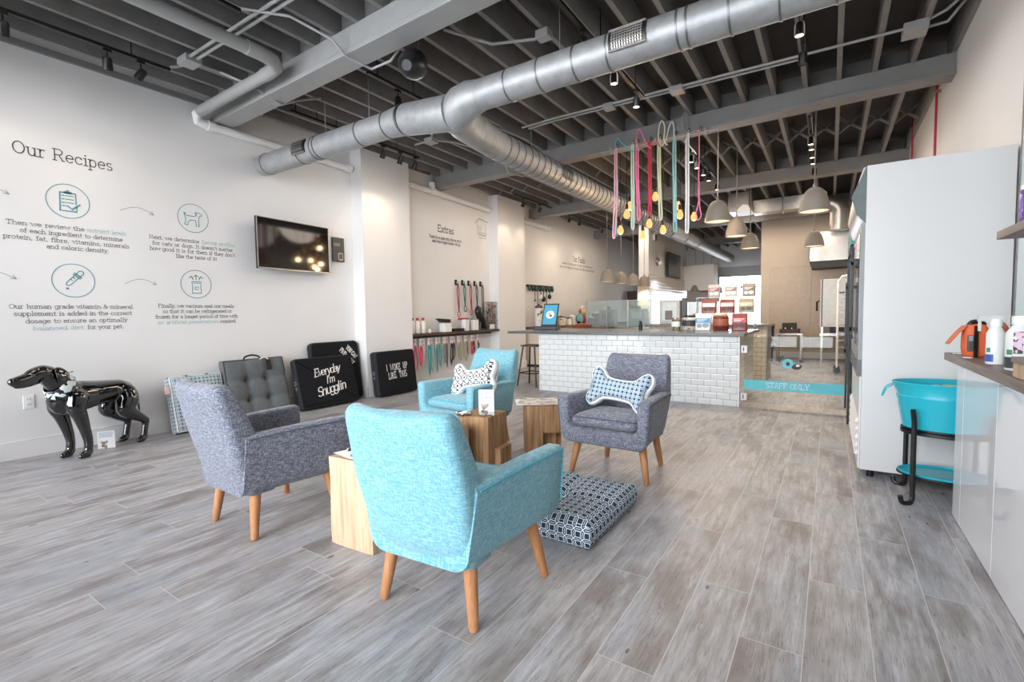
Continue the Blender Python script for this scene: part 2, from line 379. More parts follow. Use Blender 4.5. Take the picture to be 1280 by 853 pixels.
# ---------------------------------------------------------------- lettering: a small stroke alphabet drawn with a round pen, slab feet optional
def A_(cx, cy, rx, ry, a0, a1, n=None):
    n = n or max(4, int(abs(a1-a0)/24)); return [(cx+rx*math.cos(R(a0+(a1-a0)*i/n)), cy+ry*math.sin(R(a0+(a1-a0)*i/n))) for i in range(n+1)]
def L_(*a): return [(a[i], a[i+1]) for i in range(0, len(a), 2)]
GL = {   # advance, strokes, slab feet (x, y, half length)
 'a': (.62, [A_(.30,.46,.19,.20,155,0)+L_(.49,.06,.56,.0,.62,.03), A_(.28,.19,.21,.19,0,360)], []),
 'b': (.66, [L_(.12,1.05,.12,0), A_(.34,.33,.23,.33,0,360)], [(.07,1.05,.07)]),
 'c': (.60, [A_(.32,.33,.26,.33,40,320)], [(.50,.52,.03)]),
 'd': (.68, [L_(.54,1.05,.54,0), A_(.31,.33,.24,.33,0,360)], [(.48,1.05,.07),(.60,0,.06)]),
 'e': (.62, [L_(.06,.35,.55,.35)+A_(.31,.33,.25,.33,8,318)], []),
 'f': (.46, [L_(.20,0,.20,.82)+A_(.36,.85,.16,.2,180,50)], [(.20,0,.15),(.22,.64,.18)]),
 'g': (.66, [A_(.30,.36,.24,.30,0,360), L_(.54,.64,.54,-.10)+A_(.31,-.10,.23,.2,0,-155)], [(.58,.65,.06)]),
 'h': (.70, [L_(.13,1.05,.13,0), A_(.34,.42,.21,.24,180,0)+L_(.55,.42,.55,0)], [(.13,0,.12),(.55,0,.12),(.08,1.05,.07)]),
 'i': (.36, [L_(.18,.66,.18,0), A_(.18,.92,.03,.03,0,360)], [(.12,.66,.08),(.18,0,.15)]),
 'j': (.36, [L_(.22,.66,.22,-.12)+A_(.08,-.12,.14,.2,0,-100), A_(.22,.92,.03,.03,0,360)], [(.16,.66,.08)]),
 'k': (.66, [L_(.13,1.05,.13,0), L_(.52,.66,.14,.28), L_(.27,.40,.55,0)], [(.13,0,.12),(.54,0,.11),(.50,.66,.11),(.08,1.05,.07)]),
 'l': (.36, [L_(.18,1.05,.18,0)], [(.12,1.05,.08),(.18,0,.15)]),
 'm': (1.0, [L_(.12,.66,.12,0), A_(.30,.44,.18,.22,180,0)+L_(.48,.44,.48,0), A_(.66,.44,.18,.22,180,0)+L_(.84,.44,.84,0)], [(.12,0,.11),(.48,0,.10),(.84,0,.11),(.07,.66,.07)]),
 'n': (.70, [L_(.13,.66,.13,0), A_(.34,.42,.21,.24,180,0)+L_(.55,.42,.55,0)], [(.13,0,.12),(.55,0,.12),(.08,.66,.07)]),
 'o': (.64, [A_(.32,.33,.26,.33,0,360)], []),
 'p': (.66, [L_(.12,.66,.12,-.30), A_(.34,.33,.23,.33,0,360)], [(.12,-.30,.13),(.07,.66,.07)]),
 'q': (.66, [L_(.54,.66,.54,-.30), A_(.31,.33,.23,.33,0,360)], [(.54,-.30,.13)]),
 'r': (.52, [L_(.16,.66,.16,0), A_(.36,.40,.20,.26,180,60)], [(.18,0,.16),(.10,.66,.08)]),
 's': (.54, [A_(.27,.495,.19,.165,40,270,8)+A_(.27,.165,.20,.165,90,-150,8)], []),
 't': (.46, [L_(.20,.92,.20,.16)+A_(.34,.16,.14,.16,180,300)], [(.22,.64,.18)]),
 'u': (.70, [L_(.13,.66,.13,.24)+A_(.34,.24,.21,.24,180,360), L_(.55,.66,.55,0)], [(.08,.66,.07),(.50,.66,.07),(.60,0,.06)]),
 'v': (.62, [L_(.08,.66,.31,0,.54,.66)], [(.08,.66,.10),(.54,.66,.10)]),
 'w': (.92, [L_(.08,.66,.27,0,.46,.60,.65,0,.84,.66)], [(.08,.66,.10),(.84,.66,.10)]),
 'x': (.62, [L_(.08,.66,.54,0), L_(.54,.66,.08,0)], [(.09,.66,.09),(.53,.66,.09),(.09,0,.09),(.53,0,.09)]),
 'y': (.62, [L_(.08,.66,.31,.04), L_(.54,.66,.24,-.22,.08,-.28)], [(.08,.66,.10),(.54,.66,.10)]),
 'z': (.58, [L_(.08,.52,.08,.66,.50,.66,.07,0,.51,0,.51,.14)], []),
 'A': (.80, [L_(.10,0,.40,1,.70,0), L_(.2,.34,.6,.34)], [(.1,0,.11),(.7,0,.11),(.36,1,.08)]),
 'C': (.80, [A_(.42,.5,.34,.5,40,320)], []), 'D': (.84, [L_(.14,0,.14,1), L_(.14,1,.38,1)+A_(.38,.5,.36,.5,90,-90)+L_(.14,0)], []),
 'E': (.76, [L_(.15,1,.15,0), L_(.06,1,.66,1,.66,.82), L_(.15,.52,.48,.52), L_(.06,0,.68,0,.68,.2)], []),
 'F': (.74, [L_(.15,1,.15,0), L_(.06,1,.66,1,.66,.80), L_(.15,.5,.48,.5)], [(.17,0,.14)]),
 'G': (.84, [A_(.42,.5,.34,.5,45,360)+L_(.5,.5)], []), 'H': (.86, [L_(.15,1,.15,0), L_(.70,1,.70,0), L_(.15,.5,.7,.5)], [(.15,0,.11),(.7,0,.11),(.15,1,.11),(.7,1,.11)]),
 'I': (.40, [L_(.20,1,.20,0)], [(.2,0,.15),(.2,1,.15)]),
 'K': (.80, [L_(.15,1,.15,0), L_(.66,1,.16,.42), L_(.32,.6,.68,0)], [(.15,0,.11),(.15,1,.11),(.66,0,.1),(.64,1,.1)]),
 'L': (.74, [L_(.17,1,.17,0), L_(.06,0,.66,0,.66,.22)], [(.17,1,.13)]),
 'M': (.98, [L_(.14,0,.14,1,.48,.3,.82,1,.82,0)], [(.14,0,.11),(.82,0,.11)]),
 'N': (.86, [L_(.14,0,.14,1,.70,0,.70,1)], [(.14,0,.11),(.10,1,.1),(.7,1,.11)]),
 'O': (.86, [A_(.43,.5,.36,.5,0,360)], []), 'P': (.76, [L_(.15,0,.15,1), L_(.05,1,.42,1)+A_(.42,.74,.26,.26,90,-90)+L_(.15,.48)], [(.17,0,.14)]),
 'R': (.84, [L_(.15,0,.15,1), L_(.05,1,.44,1)+A_(.44,.75,.24,.25,90,-90)+L_(.15,.5), L_(.44,.5,.70,0)], [(.15,0,.12),(.72,0,.08)]),
 'S': (.70, [A_(.35,.75,.26,.25,35,270,9)+A_(.35,.25,.28,.25,90,-145,9)], [(.58,.9,.02)]),
 'T': (.80, [L_(.40,1,.40,0), L_(.08,.8,.08,1,.72,1,.72,.8)], [(.40,0,.15)]),
 'U': (.84, [L_(.14,1,.14,.3)+A_(.42,.3,.28,.3,180,360)+L_(.7,1)], [(.14,1,.11),(.7,1,.11)]),
 'V': (.8, [L_(.08,1,.4,0,.72,1)], []), 'W': (1.1, [L_(.08,1,.3,0,.55,.9,.8,0,1.02,1)], []),
 'Y': (.80, [L_(.08,1,.40,.46,.72,1), L_(.40,.46,.40,0)], [(.40,0,.15),(.10,1,.1),(.70,1,.1)]),
 '.': (.30, [A_(.12,.03,.03,.03,0,360)], []), ',': (.30, [L_(.14,.06,.08,-.14)], []), '!': (.3, [L_(.15,1,.15,.28), A_(.15,.04,.03,.03,0,360)], []),
 "'": (.24, [L_(.12,1,.10,.78)], []), '?': (.6, [A_(.3,.76,.2,.24,170,-60)+L_(.3,.4,.3,.26), A_(.3,.04,.03,.03,0,360)], []),
 '&': (.80, [L_(.72,.5,.5,.12)+A_(.3,.24,.24,.24,-30,-260)+L_(.44,.72)+A_(.32,.82,.14,.18,-20,200)+L_(.66,0)], []), ' ': (.42, [], []),
}
def ribbon(mb, pts, w, M4, nib=None):
    pts = [Vector(p) for p in pts]; k = len(pts)
    closed = (pts[0]-pts[-1]).length < 1e-4 and k > 3
    vs = []
    for i, p in enumerate(pts):
        a = pts[i-1] if i else (pts[-2] if closed else p); b = pts[i+1] if i < k-1 else (pts[1] if closed else p)
        t = b-a
        if t.length < 1e-7: t = Vector((1,0))
        t.normalize(); n = Vector((-t.y, t.x)); ww = w
        if nib is not None: ww = w*(.45+.75*abs(math.sin(math.atan2(t.y, t.x)-nib)))
        e1, e2 = p-a, b-p; m = 1.0
        if e1.length > 1e-7 and e2.length > 1e-7:
            m = 1/max(.6, math.cos(e1.angle(e2)/2)) if e1.angle(e2) < 2.6 else 1
        q = p
        if not closed and i == 0: q = p-t*w*.5
        if not closed and i == k-1: q = p+t*w*.5
        vs += [q+n*ww*m*.5, q-n*ww*m*.5]
    mb.add([tuple(M4 @ Vector((v.x, v.y, 0))) for v in vs], [(2*i, 2*i+1, 2*i+3, 2*i+2) for i in range(k-1)])
def text_width(s, adv=1.0): return sum(GL[c][0]*adv for c in s)
def put_text(mb, s, x, y, size, w=.085, slab=True, adv=1.0, slant=0, sx=1.0, nib=None, rot=0, align='c', jig=0, M4=None):
    """draws a line of lettering; x, y is its baseline anchor; size is the capital height"""
    W = text_width(s, adv)*size*sx; cx = {'c': -W/2, 'l': 0, 'r': -W}[align]
    co, si = math.cos(rot), math.sin(rot); rnd = random.Random(len(s)*7+1)
    T = M4 or Matrix.Identity(4)
    for ch in s:
        a, st, sl = GL[ch]; dy = rnd.uniform(-jig, jig)*size
        def tr(p):
            px = cx + (p[0]+p[1]*slant)*size*sx; py = p[1]*size+dy
            return (x+px*co-py*si, y+px*si+py*co)
        for q in st: ribbon(mb, [tr(p) for p in q], w*size, T, nib)
        if slab:
            for (fx, fy, h) in sl: ribbon(mb, [tr((fx-h, fy)), tr((fx+h, fy))], w*size*.95, T)
        cx += a*adv*size*sx
    return cx
def ring(mb, cx, cy, r, w, n=40, T=None): ribbon(mb, A_(cx, cy, r, r, 0, 360, n), w, T or Matrix.Identity(4))
ID = Matrix.Identity(4)
# ================================================================= the setting
XL, XR, YF, YB = -5.87, .95, -.92, 20.0
ZJ, ZD = 3.605, 3.86
def quad_wall(name, m, *boxes):
    b = MB()
    for q in boxes: b.box(*q)
    return struct(b.build(name, m, smooth=False))
quad_wall('floor', M['floor'], (XL-.15, YF-.15, -.12, XR+.15, YB+.15, 0))
quad_wall('wall_left', M['wall'], (XL-.15, YF-.15, 0, XL, YB+.15, 3.9))
quad_wall('wall_right', M['wall'], (XR, YF-.15, 0, XR+.15, YB+.15, 3.9))
# storefront wall: low sill, head, unseen end pier added to dim the right side, glazed bays with dark mullions
quad_wall('wall_front', M['wall'], (XL, YF-.15, 0, XR, YF, .20), (XL, YF-.15, 3.25, XR, YF, 3.9), (.12, YF-.15, .20, XR, YF, 3.25))
bays = [(-5.87, -3.3), (-3.3, -.64), (-.64, .12)]
for i, (a, b) in enumerate(bays):
    w = MB(); t = .05
    w.box(a, YF-.12, .20, a+t, YF-.03, 3.25); w.box(b-t, YF-.12, .20, b, YF-.03, 3.25); w.box(a+t, YF-.12, .20, b-t, YF-.03, .25); w.box(a+t, YF-.12, 3.20, b-t, YF-.03, 3.25)
    w.box(a+t, YF-.11, 2.45, b-t, YF-.04, 2.50)
    o = struct(w.build('window_%d' % (i+1), M['black'], smooth=False))
    g = MB(); g.box(a+t, YF-.08, .25, b-t, YF-.072, 2.45); g.box(a+t, YF-.08, 2.5, b-t, YF-.072, 3.2); g.build('pane', M['glass'], o, smooth=False)
# back wall with its big window, and the solid return wall closing the kitchen side
quad_wall('wall_back', M['wall'], (XL, YB, 0, -3.62, YB+.15, 3.9), (-2.02, YB, 0, XR, YB+.15, 3.9), (-3.62, YB, 2.72, -2.02, YB+.15, 3.9), (-3.62, YB, 0, -2.02, YB+.15, .30))
w = MB()
for x in (-3.62, -2.83, -2.07): w.box(x, YB+.02, .30, x+.05, YB+.10, 2.72)
for z in (.30, 2.05, 2.67): w.box(-3.57, YB+.02, z, -2.07, YB+.10, z+.05)
o = struct(w.build('window_4', M['galv'], smooth=False)); g = MB(); g.box(-3.57, YB+.055, .35, -2.07, YB+.063, 2.67); g.build('pane', M['glass'], o, smooth=False)
quad_wall('trim_1', plain('pale_blue_grey_fascia', '#b9bfc3', .5), (-3.72, 19.3, 2.44, -1.9, 19.5, 2.80))
quad_wall('partition', M['beige'], (-1.50, 13.9, 0, XR, 14.05, 3.9), (-1.50, 14.05, 0, -1.36, YB, 3.9))
quad_wall('trim_5', plain('tan_panel', '#bfae9a', .4), (-1.30, 13.885, .16, -.40, 13.899, 2.28), (-.39, 13.885, .16, XR-.02, 13.899, 2.28))
quad_wall('partition', M['wall'], (-4.42, 13.1, 0, -4.15, 17.2, 3.9))
pt = quad_wall('trim_2', M['tileside'], (-4.148, 13.06, 0, -4.125, 17.2, 2.22)); 
quad_wall('trim_3', M['tilebrown'], (-4.44, 13.06, 0, -4.148, 13.098, 2.0))
quad_wall('trim_6', M['wall'], (-4.15, 16.9, 1.9, -3.2, 17.6, 2.72))
quad_wall('column', M['wall'], (XL, 4.70, 0, -5.64, 5.64, 3.60))
quad_wall('column', M['wall'], (XL, 8.10, 0, -5.64, 9.12, 3.60))
b = MB()
for (y0, y1, x) in ((YF, 4.70, XL), (5.64, 8.1, XL), (9.12, YB, XL)): b.box(x, y0, 0, x+.018, y1, .155)
for (y0, y1) in ((4.70, 5.64), (8.1, 9.12)): b.box(-5.64, y0-.018, 0, -5.622, y1+.018, .155); b.box(XL+.018, y0-.018, 0, -5.622, y0, .155)
struct(b.build('baseboard_left', M['trimw'], smooth=False, bevel=.004))
b = MB(); b.box(-1.36, 13.882, 0, XR, 13.9, .15); struct(b.build('baseboard_back', M['trimw'], smooth=False, bevel=.004))
pv = MB(); pv.box(-16, -14, -.16, 12, YF-.15, -.12); pv.box(-14, YB+.15, -.16, 10, YB+12, -.12); struct(pv.build('ground', M['skyfab'], smooth=False))
# ------------- ceiling deck with beams, joists, blocking and cross bridging
d = MB(); d.box(XL-.15, YF-.15, ZD, XR+.15, YB+.15, ZD+.12)
ceiling = struct(d.build('ceiling', M['deck'], smooth=False))
JX = [.634-.3015*n for n in range(-1, 22)]
segs = [(YF, 2.85), (2.85, 6.45), (6.45, 9.75), (9.75, YB)]
for (y0, y1) in segs:
    for x in JX:
        j = MB(); j.box(x-.022, y0, ZJ, x+.022, y1, ZD); j.build('joist', M['joist'], ceiling, smooth=False)
def beam(y0, y1, z0, metal=False):
    m = M['pipe'] if metal else M['beam']
    b = MB(); b.box(XL, y0, z0+.045, XR, y1, ZJ); b.box(XL, y0-.012, z0, XR, y1+.012, z0+.045)
    b.v = [(x, y-.03*(x+3.2), z) for x, y, z in b.v]                  # the beams run a little out of square
    o = b.build('beam', m, ceiling, smooth=False, bevel=.005)
    k = MB(); ym = (y0+y1)/2
    for i in range(len(JX)-1): k.box(JX[i+1]+.022, ym-.02, ZJ, JX[i]-.022, ym+.02, ZD-.05)
    k.build('blocking', M['beam'], ceiling, smooth=False)
beam(2.74, 2.93, 3.385, True); beam(6.36, 6.55, 3.40); beam(9.62, 9.82, 3.40); beam(13.3, 13.5, 3.38); beam(17.0, 17.2, 3.38)
for y in (8.2, 11.6):
    for i in range(len(JX)-1):
        a, c = JX[i+1]+.022, JX[i]-.022; b = MB()
        for (za, zb) in ((ZJ+.02, ZD-.03), (ZD-.03, ZJ+.02)):
            b.add([(a,y-.015,za-.018),(c,y-.015,zb-.018),(c,y+.015,zb-.018),(a,y+.015,za-.018),(a,y-.015,za+.018),(c,y-.015,zb+.018),(c,y+.015,zb+.018),(a,y+.015,za+.018)],
                  [(0,3,2,1),(4,5,6,7),(0,1,5,4),(1,2,6,5),(2,3,7,6),(3,0,4,7)])
        if y == 8.2: b.build('bridging', M['joist'], ceiling, smooth=False)
b = MB()                                   # dark gap strip where the left wall meets the first joist
b.box(XL, YF, 3.55, XL+.03, 2.74, 3.605); b.box(XL, 5.64, 3.62, XL+.03, 6.36, 3.66)
struct(b.build('trim_4', M['joist'], smooth=False))

# ------------- ducts
def tube_seams(o, pts, r, every=.32):
    P = [Vector(p) for p in pts]; s = MB()
    for a, c in zip(P, P[1:]):
        L = (c-a).length; n = int(L/every); t = (c-a).normalized()
        for i in range(n+1):
            q = a+t*(i*every+.05)
            if i*every+.05 < L: s.tube([q-t*.005, q+t*.005], r+.004, 28)
    s.build('duct_seam', M['seam'], o)
DZ, DY = 3.05, 3.375
dm = thing('air_duct', 'large grey spiral duct crossing the shop below the joists with two louvre grilles', 'duct', (-3.1, DY, DZ))
def part_at(o, ob): ob.location = -o.location if ob.parent is o else ob.location
def local(mb, o): return mb.xf(Matrix.Translation(-Vector(o.location)))
m = MB(); m.tube([(-2.58, DY, DZ), (XR-.02, DY, DZ)], .123, 36); local(m, dm).build('main_run', M['duct'], dm)
m = MB(); m.tube([(-5.82, DY, DZ), (-3.62, DY, DZ)], .122, 32); m.tube([(-3.62, DY, DZ), (-3.42, DY, DZ)], [.122, .138], 32); m.tube([(-3.36, DY, DZ-.005)], .138, 32)
local(m, dm).build('branch_run', M['duct'], dm)
m = MB(); m.tube([(-3.38, DY, DZ-.004), (-3.36, DY, DZ-.006), (-2.90, DY, DZ-.062), (-2.82, DY, DZ-.068)], [.138, .142, .152, .15], 36); m.tube([(-2.50, DY, DZ), (-2.60, DY, DZ-.003), (-2.70, DY, DZ-.028), (-2.80, DY+.03, DZ-.07), (-2.87, DY+.12, DZ-.068)], [.124, .146, .158, .160, .15], 36); m.tube([(-2.76, DY, DZ-.05), (-2.84, DY+.12, DZ-.05), (-2.95, DY+.32, DZ-.03), (-3.04, DY+.62, DZ)], [.15, .158, .158, .155], 36)
local(m, dm).build('wye_fitting', M['duct'], dm)
m = MB(); m.tube([(-3.0, DY+.50, DZ), (-3.06, DY+.75, DZ), (-3.10, DY+1.1, DZ), (-3.09, 12.5, DZ), (-3.0, 18.6, DZ)], [.155]*5, 36); local(m, dm).build('rear_run', M['duct'], dm)
def seam_at(c, t, r):
    t = Vector(t).normalized(); c = Vector(c); q = MB(); q.tube([c-t*.006, c+t*.006], r+.005, 36); local(q, dm).build('duct_seam', M['seam'], dm)
for x in [-2.2, -1.9, -1.6, -1.34, -.86, -.8, -.55, -.28, .0, .3, .6]: seam_at((x, DY, DZ), (1,0,0), .123)
for x in [-5.7, -5.0, -4.74, -4.68, -4.0, -3.62, -3.40]: seam_at((x, DY, DZ), (1,0,0), .123 if x < -3.6 else .138)
for i in range(46): seam_at((-3.10+.0005*i, DY+1.0+i*.15, DZ), (0,1,0), .155)
for y in (11.2, 12.4, 13.6, 15., 16.5): seam_at((-3.07, y, DZ), (0,1,0), .157)
def grille(x0, x1, z0, r, yc, zc, nx, nz, nm):
    fr = MB(); sl = MB(); h = .135
    yv = lambda z: yc - math.sqrt(max(.0001, (r+.012)**2 - (z-zc)**2))
    z_ = [zc+z0+(h)*i/6 for i in range(7)]
    fr.loft([[(x0-.02, yv(z)-.004, z) for z in z_], [(x1+.02, yv(z)-.004, z) for z in z_], [(x1+.02, yv(z)+.02, z) for z in z_], [(x0-.02, yv(z)+.02, z) for z in z_]], cap=False, closed=False)
    for i in range(nx):
        x = x0+(x1-x0)*(i+.5)/nx; sl.loft([[(x-.004, yv(z)-.012, z) for z in z_], [(x+.004, yv(z)-.012, z) for z in z_]], cap=False, closed=False)
    for i in range(nz):
        z = z_[0]+h*(i+.5)/nz; sl.box(x0, yv(z)-.012, z-.003, x1, yv(z)-.006, z+.003)
    sl.box(x0-.02, yv(z_[0])-.014, z_[0]-.008, x1+.02, yv(z_[0]), z_[0]+.004); sl.box(x0-.02, yv(z_[-1])-.014, z_[-1]-.004, x1+.02, yv(z_[-1]), z_[-1]+.008)
    f = local(fr, dm).build('grille', M['blackplastic'], dm); local(sl, dm).build('louvre', M['galv'], f)
grille(-1.29, -1.07, -.060, .123, DY, DZ, 12, 7, 'a'); grille(-5.02, -4.83, -.055, .122, DY, DZ, 9, 2, 'b')
m = MB(); m.loft([[( -3.10+math.sin(R(a))*.165, y, DZ+math.cos(R(a))*.165) for a in (62, 80, 98, 116)] for y in (5.75, 6.05)], cap=False, closed=False); g = local(m, dm).build('grille', M['blackplastic'], dm)
s = MB()
for y in (5.78, 5.85, 5.92, 5.99): s.tube([(-3.10+math.sin(R(a))*.168, y, DZ+math.cos(R(a))*.168) for a in (60, 80, 98, 118)], .006, 6)
local(s, dm).build('louvre', M['galv'], g)
for (x, y) in ((-4.6, DY), (-3.9, DY), (-1.75, DY), (-.1, DY)): h = MB(); h.cyl((x, y, DZ+.11), (x, y, ZJ+.1), .004, n=6); local(h, dm).build('hanger_rod', M['galv'], dm)
for y in (5.2, 8.0, 11., 14.5): h = MB(); h.cyl((-3.10, y, DZ+.14), (-3.10, y, ZJ+.1), .004, n=6); local(h, dm).build('hanger_rod', M['galv'], dm)

kd = thing('air_duct', 'rectangular galvanised duct over the kitchen ending in a round elbow', 'duct', (-.6, 12, 3.45))
m = MB(); m.box(-1.45, 11.85, 3.31, -.1, 12.2, 3.59); local(m, kd).build('duct_run', M['galv'], kd, smooth=False, bevel=.006)
m = MB(); el = [(-.1+.28*math.sin(R(a)), 12.4, 3.31+.28*math.cos(R(a))-.0) for a in (0, 20, 40, 60, 75, 90)]; m.tube([(-.2, 12.4, 3.59-.15)]+[(-.1+.23*math.sin(R(a)), 12.4, 3.24+.2*math.cos(R(a))) for a in (0, 25, 50, 70, 90)]+[(.13, 12.4, 2.86)], .17, 28)
local(m, kd).build('round_elbow', M['galv'], kd)
s = MB(); s.box(-.17, 11.84, 3.29, -.13, 12.21, 3.61); s.box(-.9, 11.84, 3.30, -.87, 12.21, 3.60); local(s, kd).build('duct_flange', M['steel'], kd, smooth=False)
ub = thing('air_handler', 'boxy galvanised air unit hung beside the row of taupe pendants', 'air unit', (-1.6, 11, 3.4))
m = MB(); m.box(-1.80, 10.9, 3.22, -1.41, 11.5, 3.60); local(m, ub).build('casing', M['galv'], ub, smooth=False, bevel=.01)
m = MB(); m.prism([(-1.66, 3.20), (-1.36, 3.20), (-1.42, 3.32), (-1.52, 3.34)], 'y', 10.85, 11.3); local(m, ub).build('duct_collar', M['white'], ub, smooth=False)

# ------------- pipes, conduits, boxes
gp = thing('drain_pipe', 'thick grey painted pipe with an elbow running under the joists to the recipes wall', 'pipe', (-4.12, 2.62, 3.44))
m = MB(); m.tube([(-4.12, YF+.05, 3.46), (-4.12, 2.40, 3.46), (-4.14, 2.52, 3.46), (-4.22, 2.60, 3.45), (-4.36, 2.62, 3.45), (-5.70, 2.62, 3.42)], .052, 20); local(m, gp).build('pipe', M['pipe'], gp)
m = MB(); m.tube([(-4.12, 2.28, 3.46), (-4.12, 2.40, 3.46), (-4.14, 2.52, 3.46), (-4.22, 2.60, 3.45), (-4.36, 2.62, 3.45), (-4.44, 2.62, 3.45)], .060, 20); local(m, gp).build('elbow_coupling', M['pipe'], gp)
wp = thing('drain_pipe', 'white pipe along the wall above the television, from near beam to first column', 'pipe', (-5.8, 3.5, 3.34))
m = MB(); m.tube([(-5.70, 2.62, 3.42), (-5.78, 2.62, 3.41), (-5.81, 2.64, 3.35), (-5.81, 2.74, 3.335), (-5.81, 4.66, 3.32)], .045, 18); local(m, wp).build('pipe', M['trimw'], wp)
for q in ([(-5.81, 2.74, 3.335), (-5.81, 2.82, 3.334)], [(-5.81, 4.56, 3.32), (-5.81, 4.66, 3.32)]): m = MB(); m.tube(q, .056, 18); local(m, wp).build('coupling', M['trimw'], wp)
wp2 = thing('drain_pipe', 'white pipe along the wall above the Extras lettering between two columns', 'pipe', (-5.8, 6.8, 3.34))
m = MB(); m.tube([(-5.80, 5.68, 3.35), (-5.80, 8.06, 3.30)], .05, 18); local(m, wp2).build('pipe', M['trimw'], wp2)
m = MB(); m.tube([(-5.80, 6.30, 3.34), (-5.80, 6.42, 3.34)], .065, 18); m.tube([(-5.80, 6.36, 3.34), (-5.80, 6.36, 3.48)], .06, 18); local(m, wp2).build('coupling', M['trimw'], wp2)
wp3 = thing('drain_pipe', 'short white pipe on the wall past the second column', 'pipe', (-5.8, 9.8, 3.34))
m = MB(); m.tube([(-5.80, 9.14, 3.28), (-5.80, 10.5, 3.28)], .055, 18); m.tube([(-5.80, 10.4, 3.28), (-5.80, 10.52, 3.28)], .07, 18); local(m, wp3).build('pipe', M['trimw'], wp3)
for i, (x, y0, y1, z0, z1, l) in enumerate(((.915, 7.0, 7.0, 2.2, 3.66, 'thicker looking red sprinkler riser, the one closer to the white fridge'), (.915, 8.85, 8.85, 2.2, 3.84, 'red sprinkler riser beyond the other one, further from the white fridge'))):
    rp = thing('sprinkler_pipe', l, 'pipe', (x, y0, z0), 0, 'red sprinkler pipes')
    m = MB(); m.tube([(0,0,0), (0,0,z1-z0)], .012, 12); m.build('pipe', plain('red_pipe_paint_%d' % i, '#a8283c', .4), rp)
    m = MB(); m.box(-.03, -.015, z1-z0-.15, .034, .015, z1-z0-.12); m.build('pipe_clip', M['galv'], rp, smooth=False)
def conduit(label, runs, r=.013, boxes=(), name='electrical_conduit'):
    o = thing(name, label, 'conduit', runs[0][0])
    for q in runs: m = MB(); m.tube(q, r, 8); local(m, o).build('conduit_run', M['pipe'], o)
    for (x, y, z, sx, sy, sz) in boxes:
        m = MB(); m.box(x-sx, y-sy, z-sz, x+sx, y+sy, z+sz); local(m, o).build('junction_box', M['pipe'], o, smooth=False, bevel=.006)
    return o
zc = ZJ-.02
conduit('pair of thin grey conduits with two square boxes in front of the second beam', [[(-3.35, 5.40, zc), (-2.9, 5.37, zc), (.52, 5.44, zc)], [(-3.3, 5.47, zc), (-2.9, 5.44, zc), (-.26, 5.50, zc)], [(.54, 5.46, zc), (.75, 5.40, zc+.05), (.93, 5.1, zc+.1)], [(.54, 5.52, zc), (.78, 5.55, zc+.02), (.92, 5.3, zc+.14)]],
        boxes=[(-2.18, 5.43, zc-.01, .06, .06, .03), (-1.42, 5.45, zc-.01, .07, .07, .03), (.56, 5.48, zc-.01, .085, .10, .035)])
conduit('twin grey conduits near the drain pipe ending in a square junction box', [[(-3.2, 2.20, zc), (-4.95, 2.20, zc)], [(-3.2, 2.26, zc), (-4.95, 2.26, zc)], [(-5.0, 2.24, zc), (-5.12, 2.2, zc-.03), (-5.15, 2.13, zc-.06)], [(-5.0, 2.3, zc), (-5.0, 2.5, zc), (-4.85, 2.62, zc-.08), (-4.72, 2.72, zc-.16), (-4.72, 2.95, zc-.22), (-4.75, 3.15, zc-.1), (-4.7, 3.4, zc)]],
        boxes=[(-5.0, 2.23, zc-.01, .09, .07, .03)])
conduit('grey cable looping over the near beam to the black round speaker', [[(-3.85, 2.1, zc), (-3.6, 2.35, zc-.02), (-3.45, 2.62, zc-.12), (-3.4, 2.72, zc-.23), (-3.36, 2.95, zc-.25), (-3.2, 3.02, zc-.2), (-3.0, 3.0, zc-.1), (-2.9, 3.02, zc)]], r=.011)
conduit('grey conduit bending round a square box behind the duct fork', [[(-4.15, 4.62, zc), (-4.3, 4.75, zc), (-4.6, 5.05, zc), (-4.9, 5.05, zc)], [(-4.6, 5.05, zc), (-4.4, 5.3, zc), (-4.25, 5.9, zc), (-4.2, 6.25, zc-.1), (-4.2, 6.34, zc-.2), (-4.1, 6.6, zc-.22), (-3.9, 6.9, zc-.05)], [(-3.9, 4.7, zc), (-3.6, 5.3, zc), (-3.5, 5.8, zc-.02)]],
        boxes=[(-4.6, 5.05, zc-.01, .07, .07, .03)])
conduit('thin grey conduit behind the second beam reaching a row of spotlights', [[(-2.6, 6.9, zc), (-.26, 6.98, zc)]], r=.012)
conduit('grey conduit and small box over the fork of the large duct', [[(-2.75, 3.2, zc), (-2.5, 3.55, zc-.04), (-2.15, 3.7, zc-.04)]], boxes=[(-2.08, 3.72, zc-.02, .06, .05, .035)])
# black round ceiling speaker
sp = thing('pendant_speaker', 'black round loudspeaker hanging from the joists behind the near beam', 'speaker', (-2.93, 3.02, 3.28))
m = MB(); m.lathe([(.0, .18), (.04, .18), (.075, .15), (.108, .07), (.118, 0), (.118, -.02), (.0, -.02)], n=28)
Ms = Matrix.Rotation(R(118), 4, Vector((math.cos(R(25)), math.sin(R(25)), 0)))
m.xf(Ms).build('body', M['blackplastic'], sp)
m = MB(); m.lathe([(0, -.036), (.1, -.033), (.113, -.022)], n=28); m.xf(Ms).build('speaker_grille', plain('dark_grey_mesh', '#5d6264', .6), sp)
m = MB(); m.cyl((0,.03,.05), (0,.03,.36), .004, n=6); m.cyl((.03,.03,.05), (.03,.03,.36), .004, n=6); m.build('hanging_wire', M['galv'], sp)

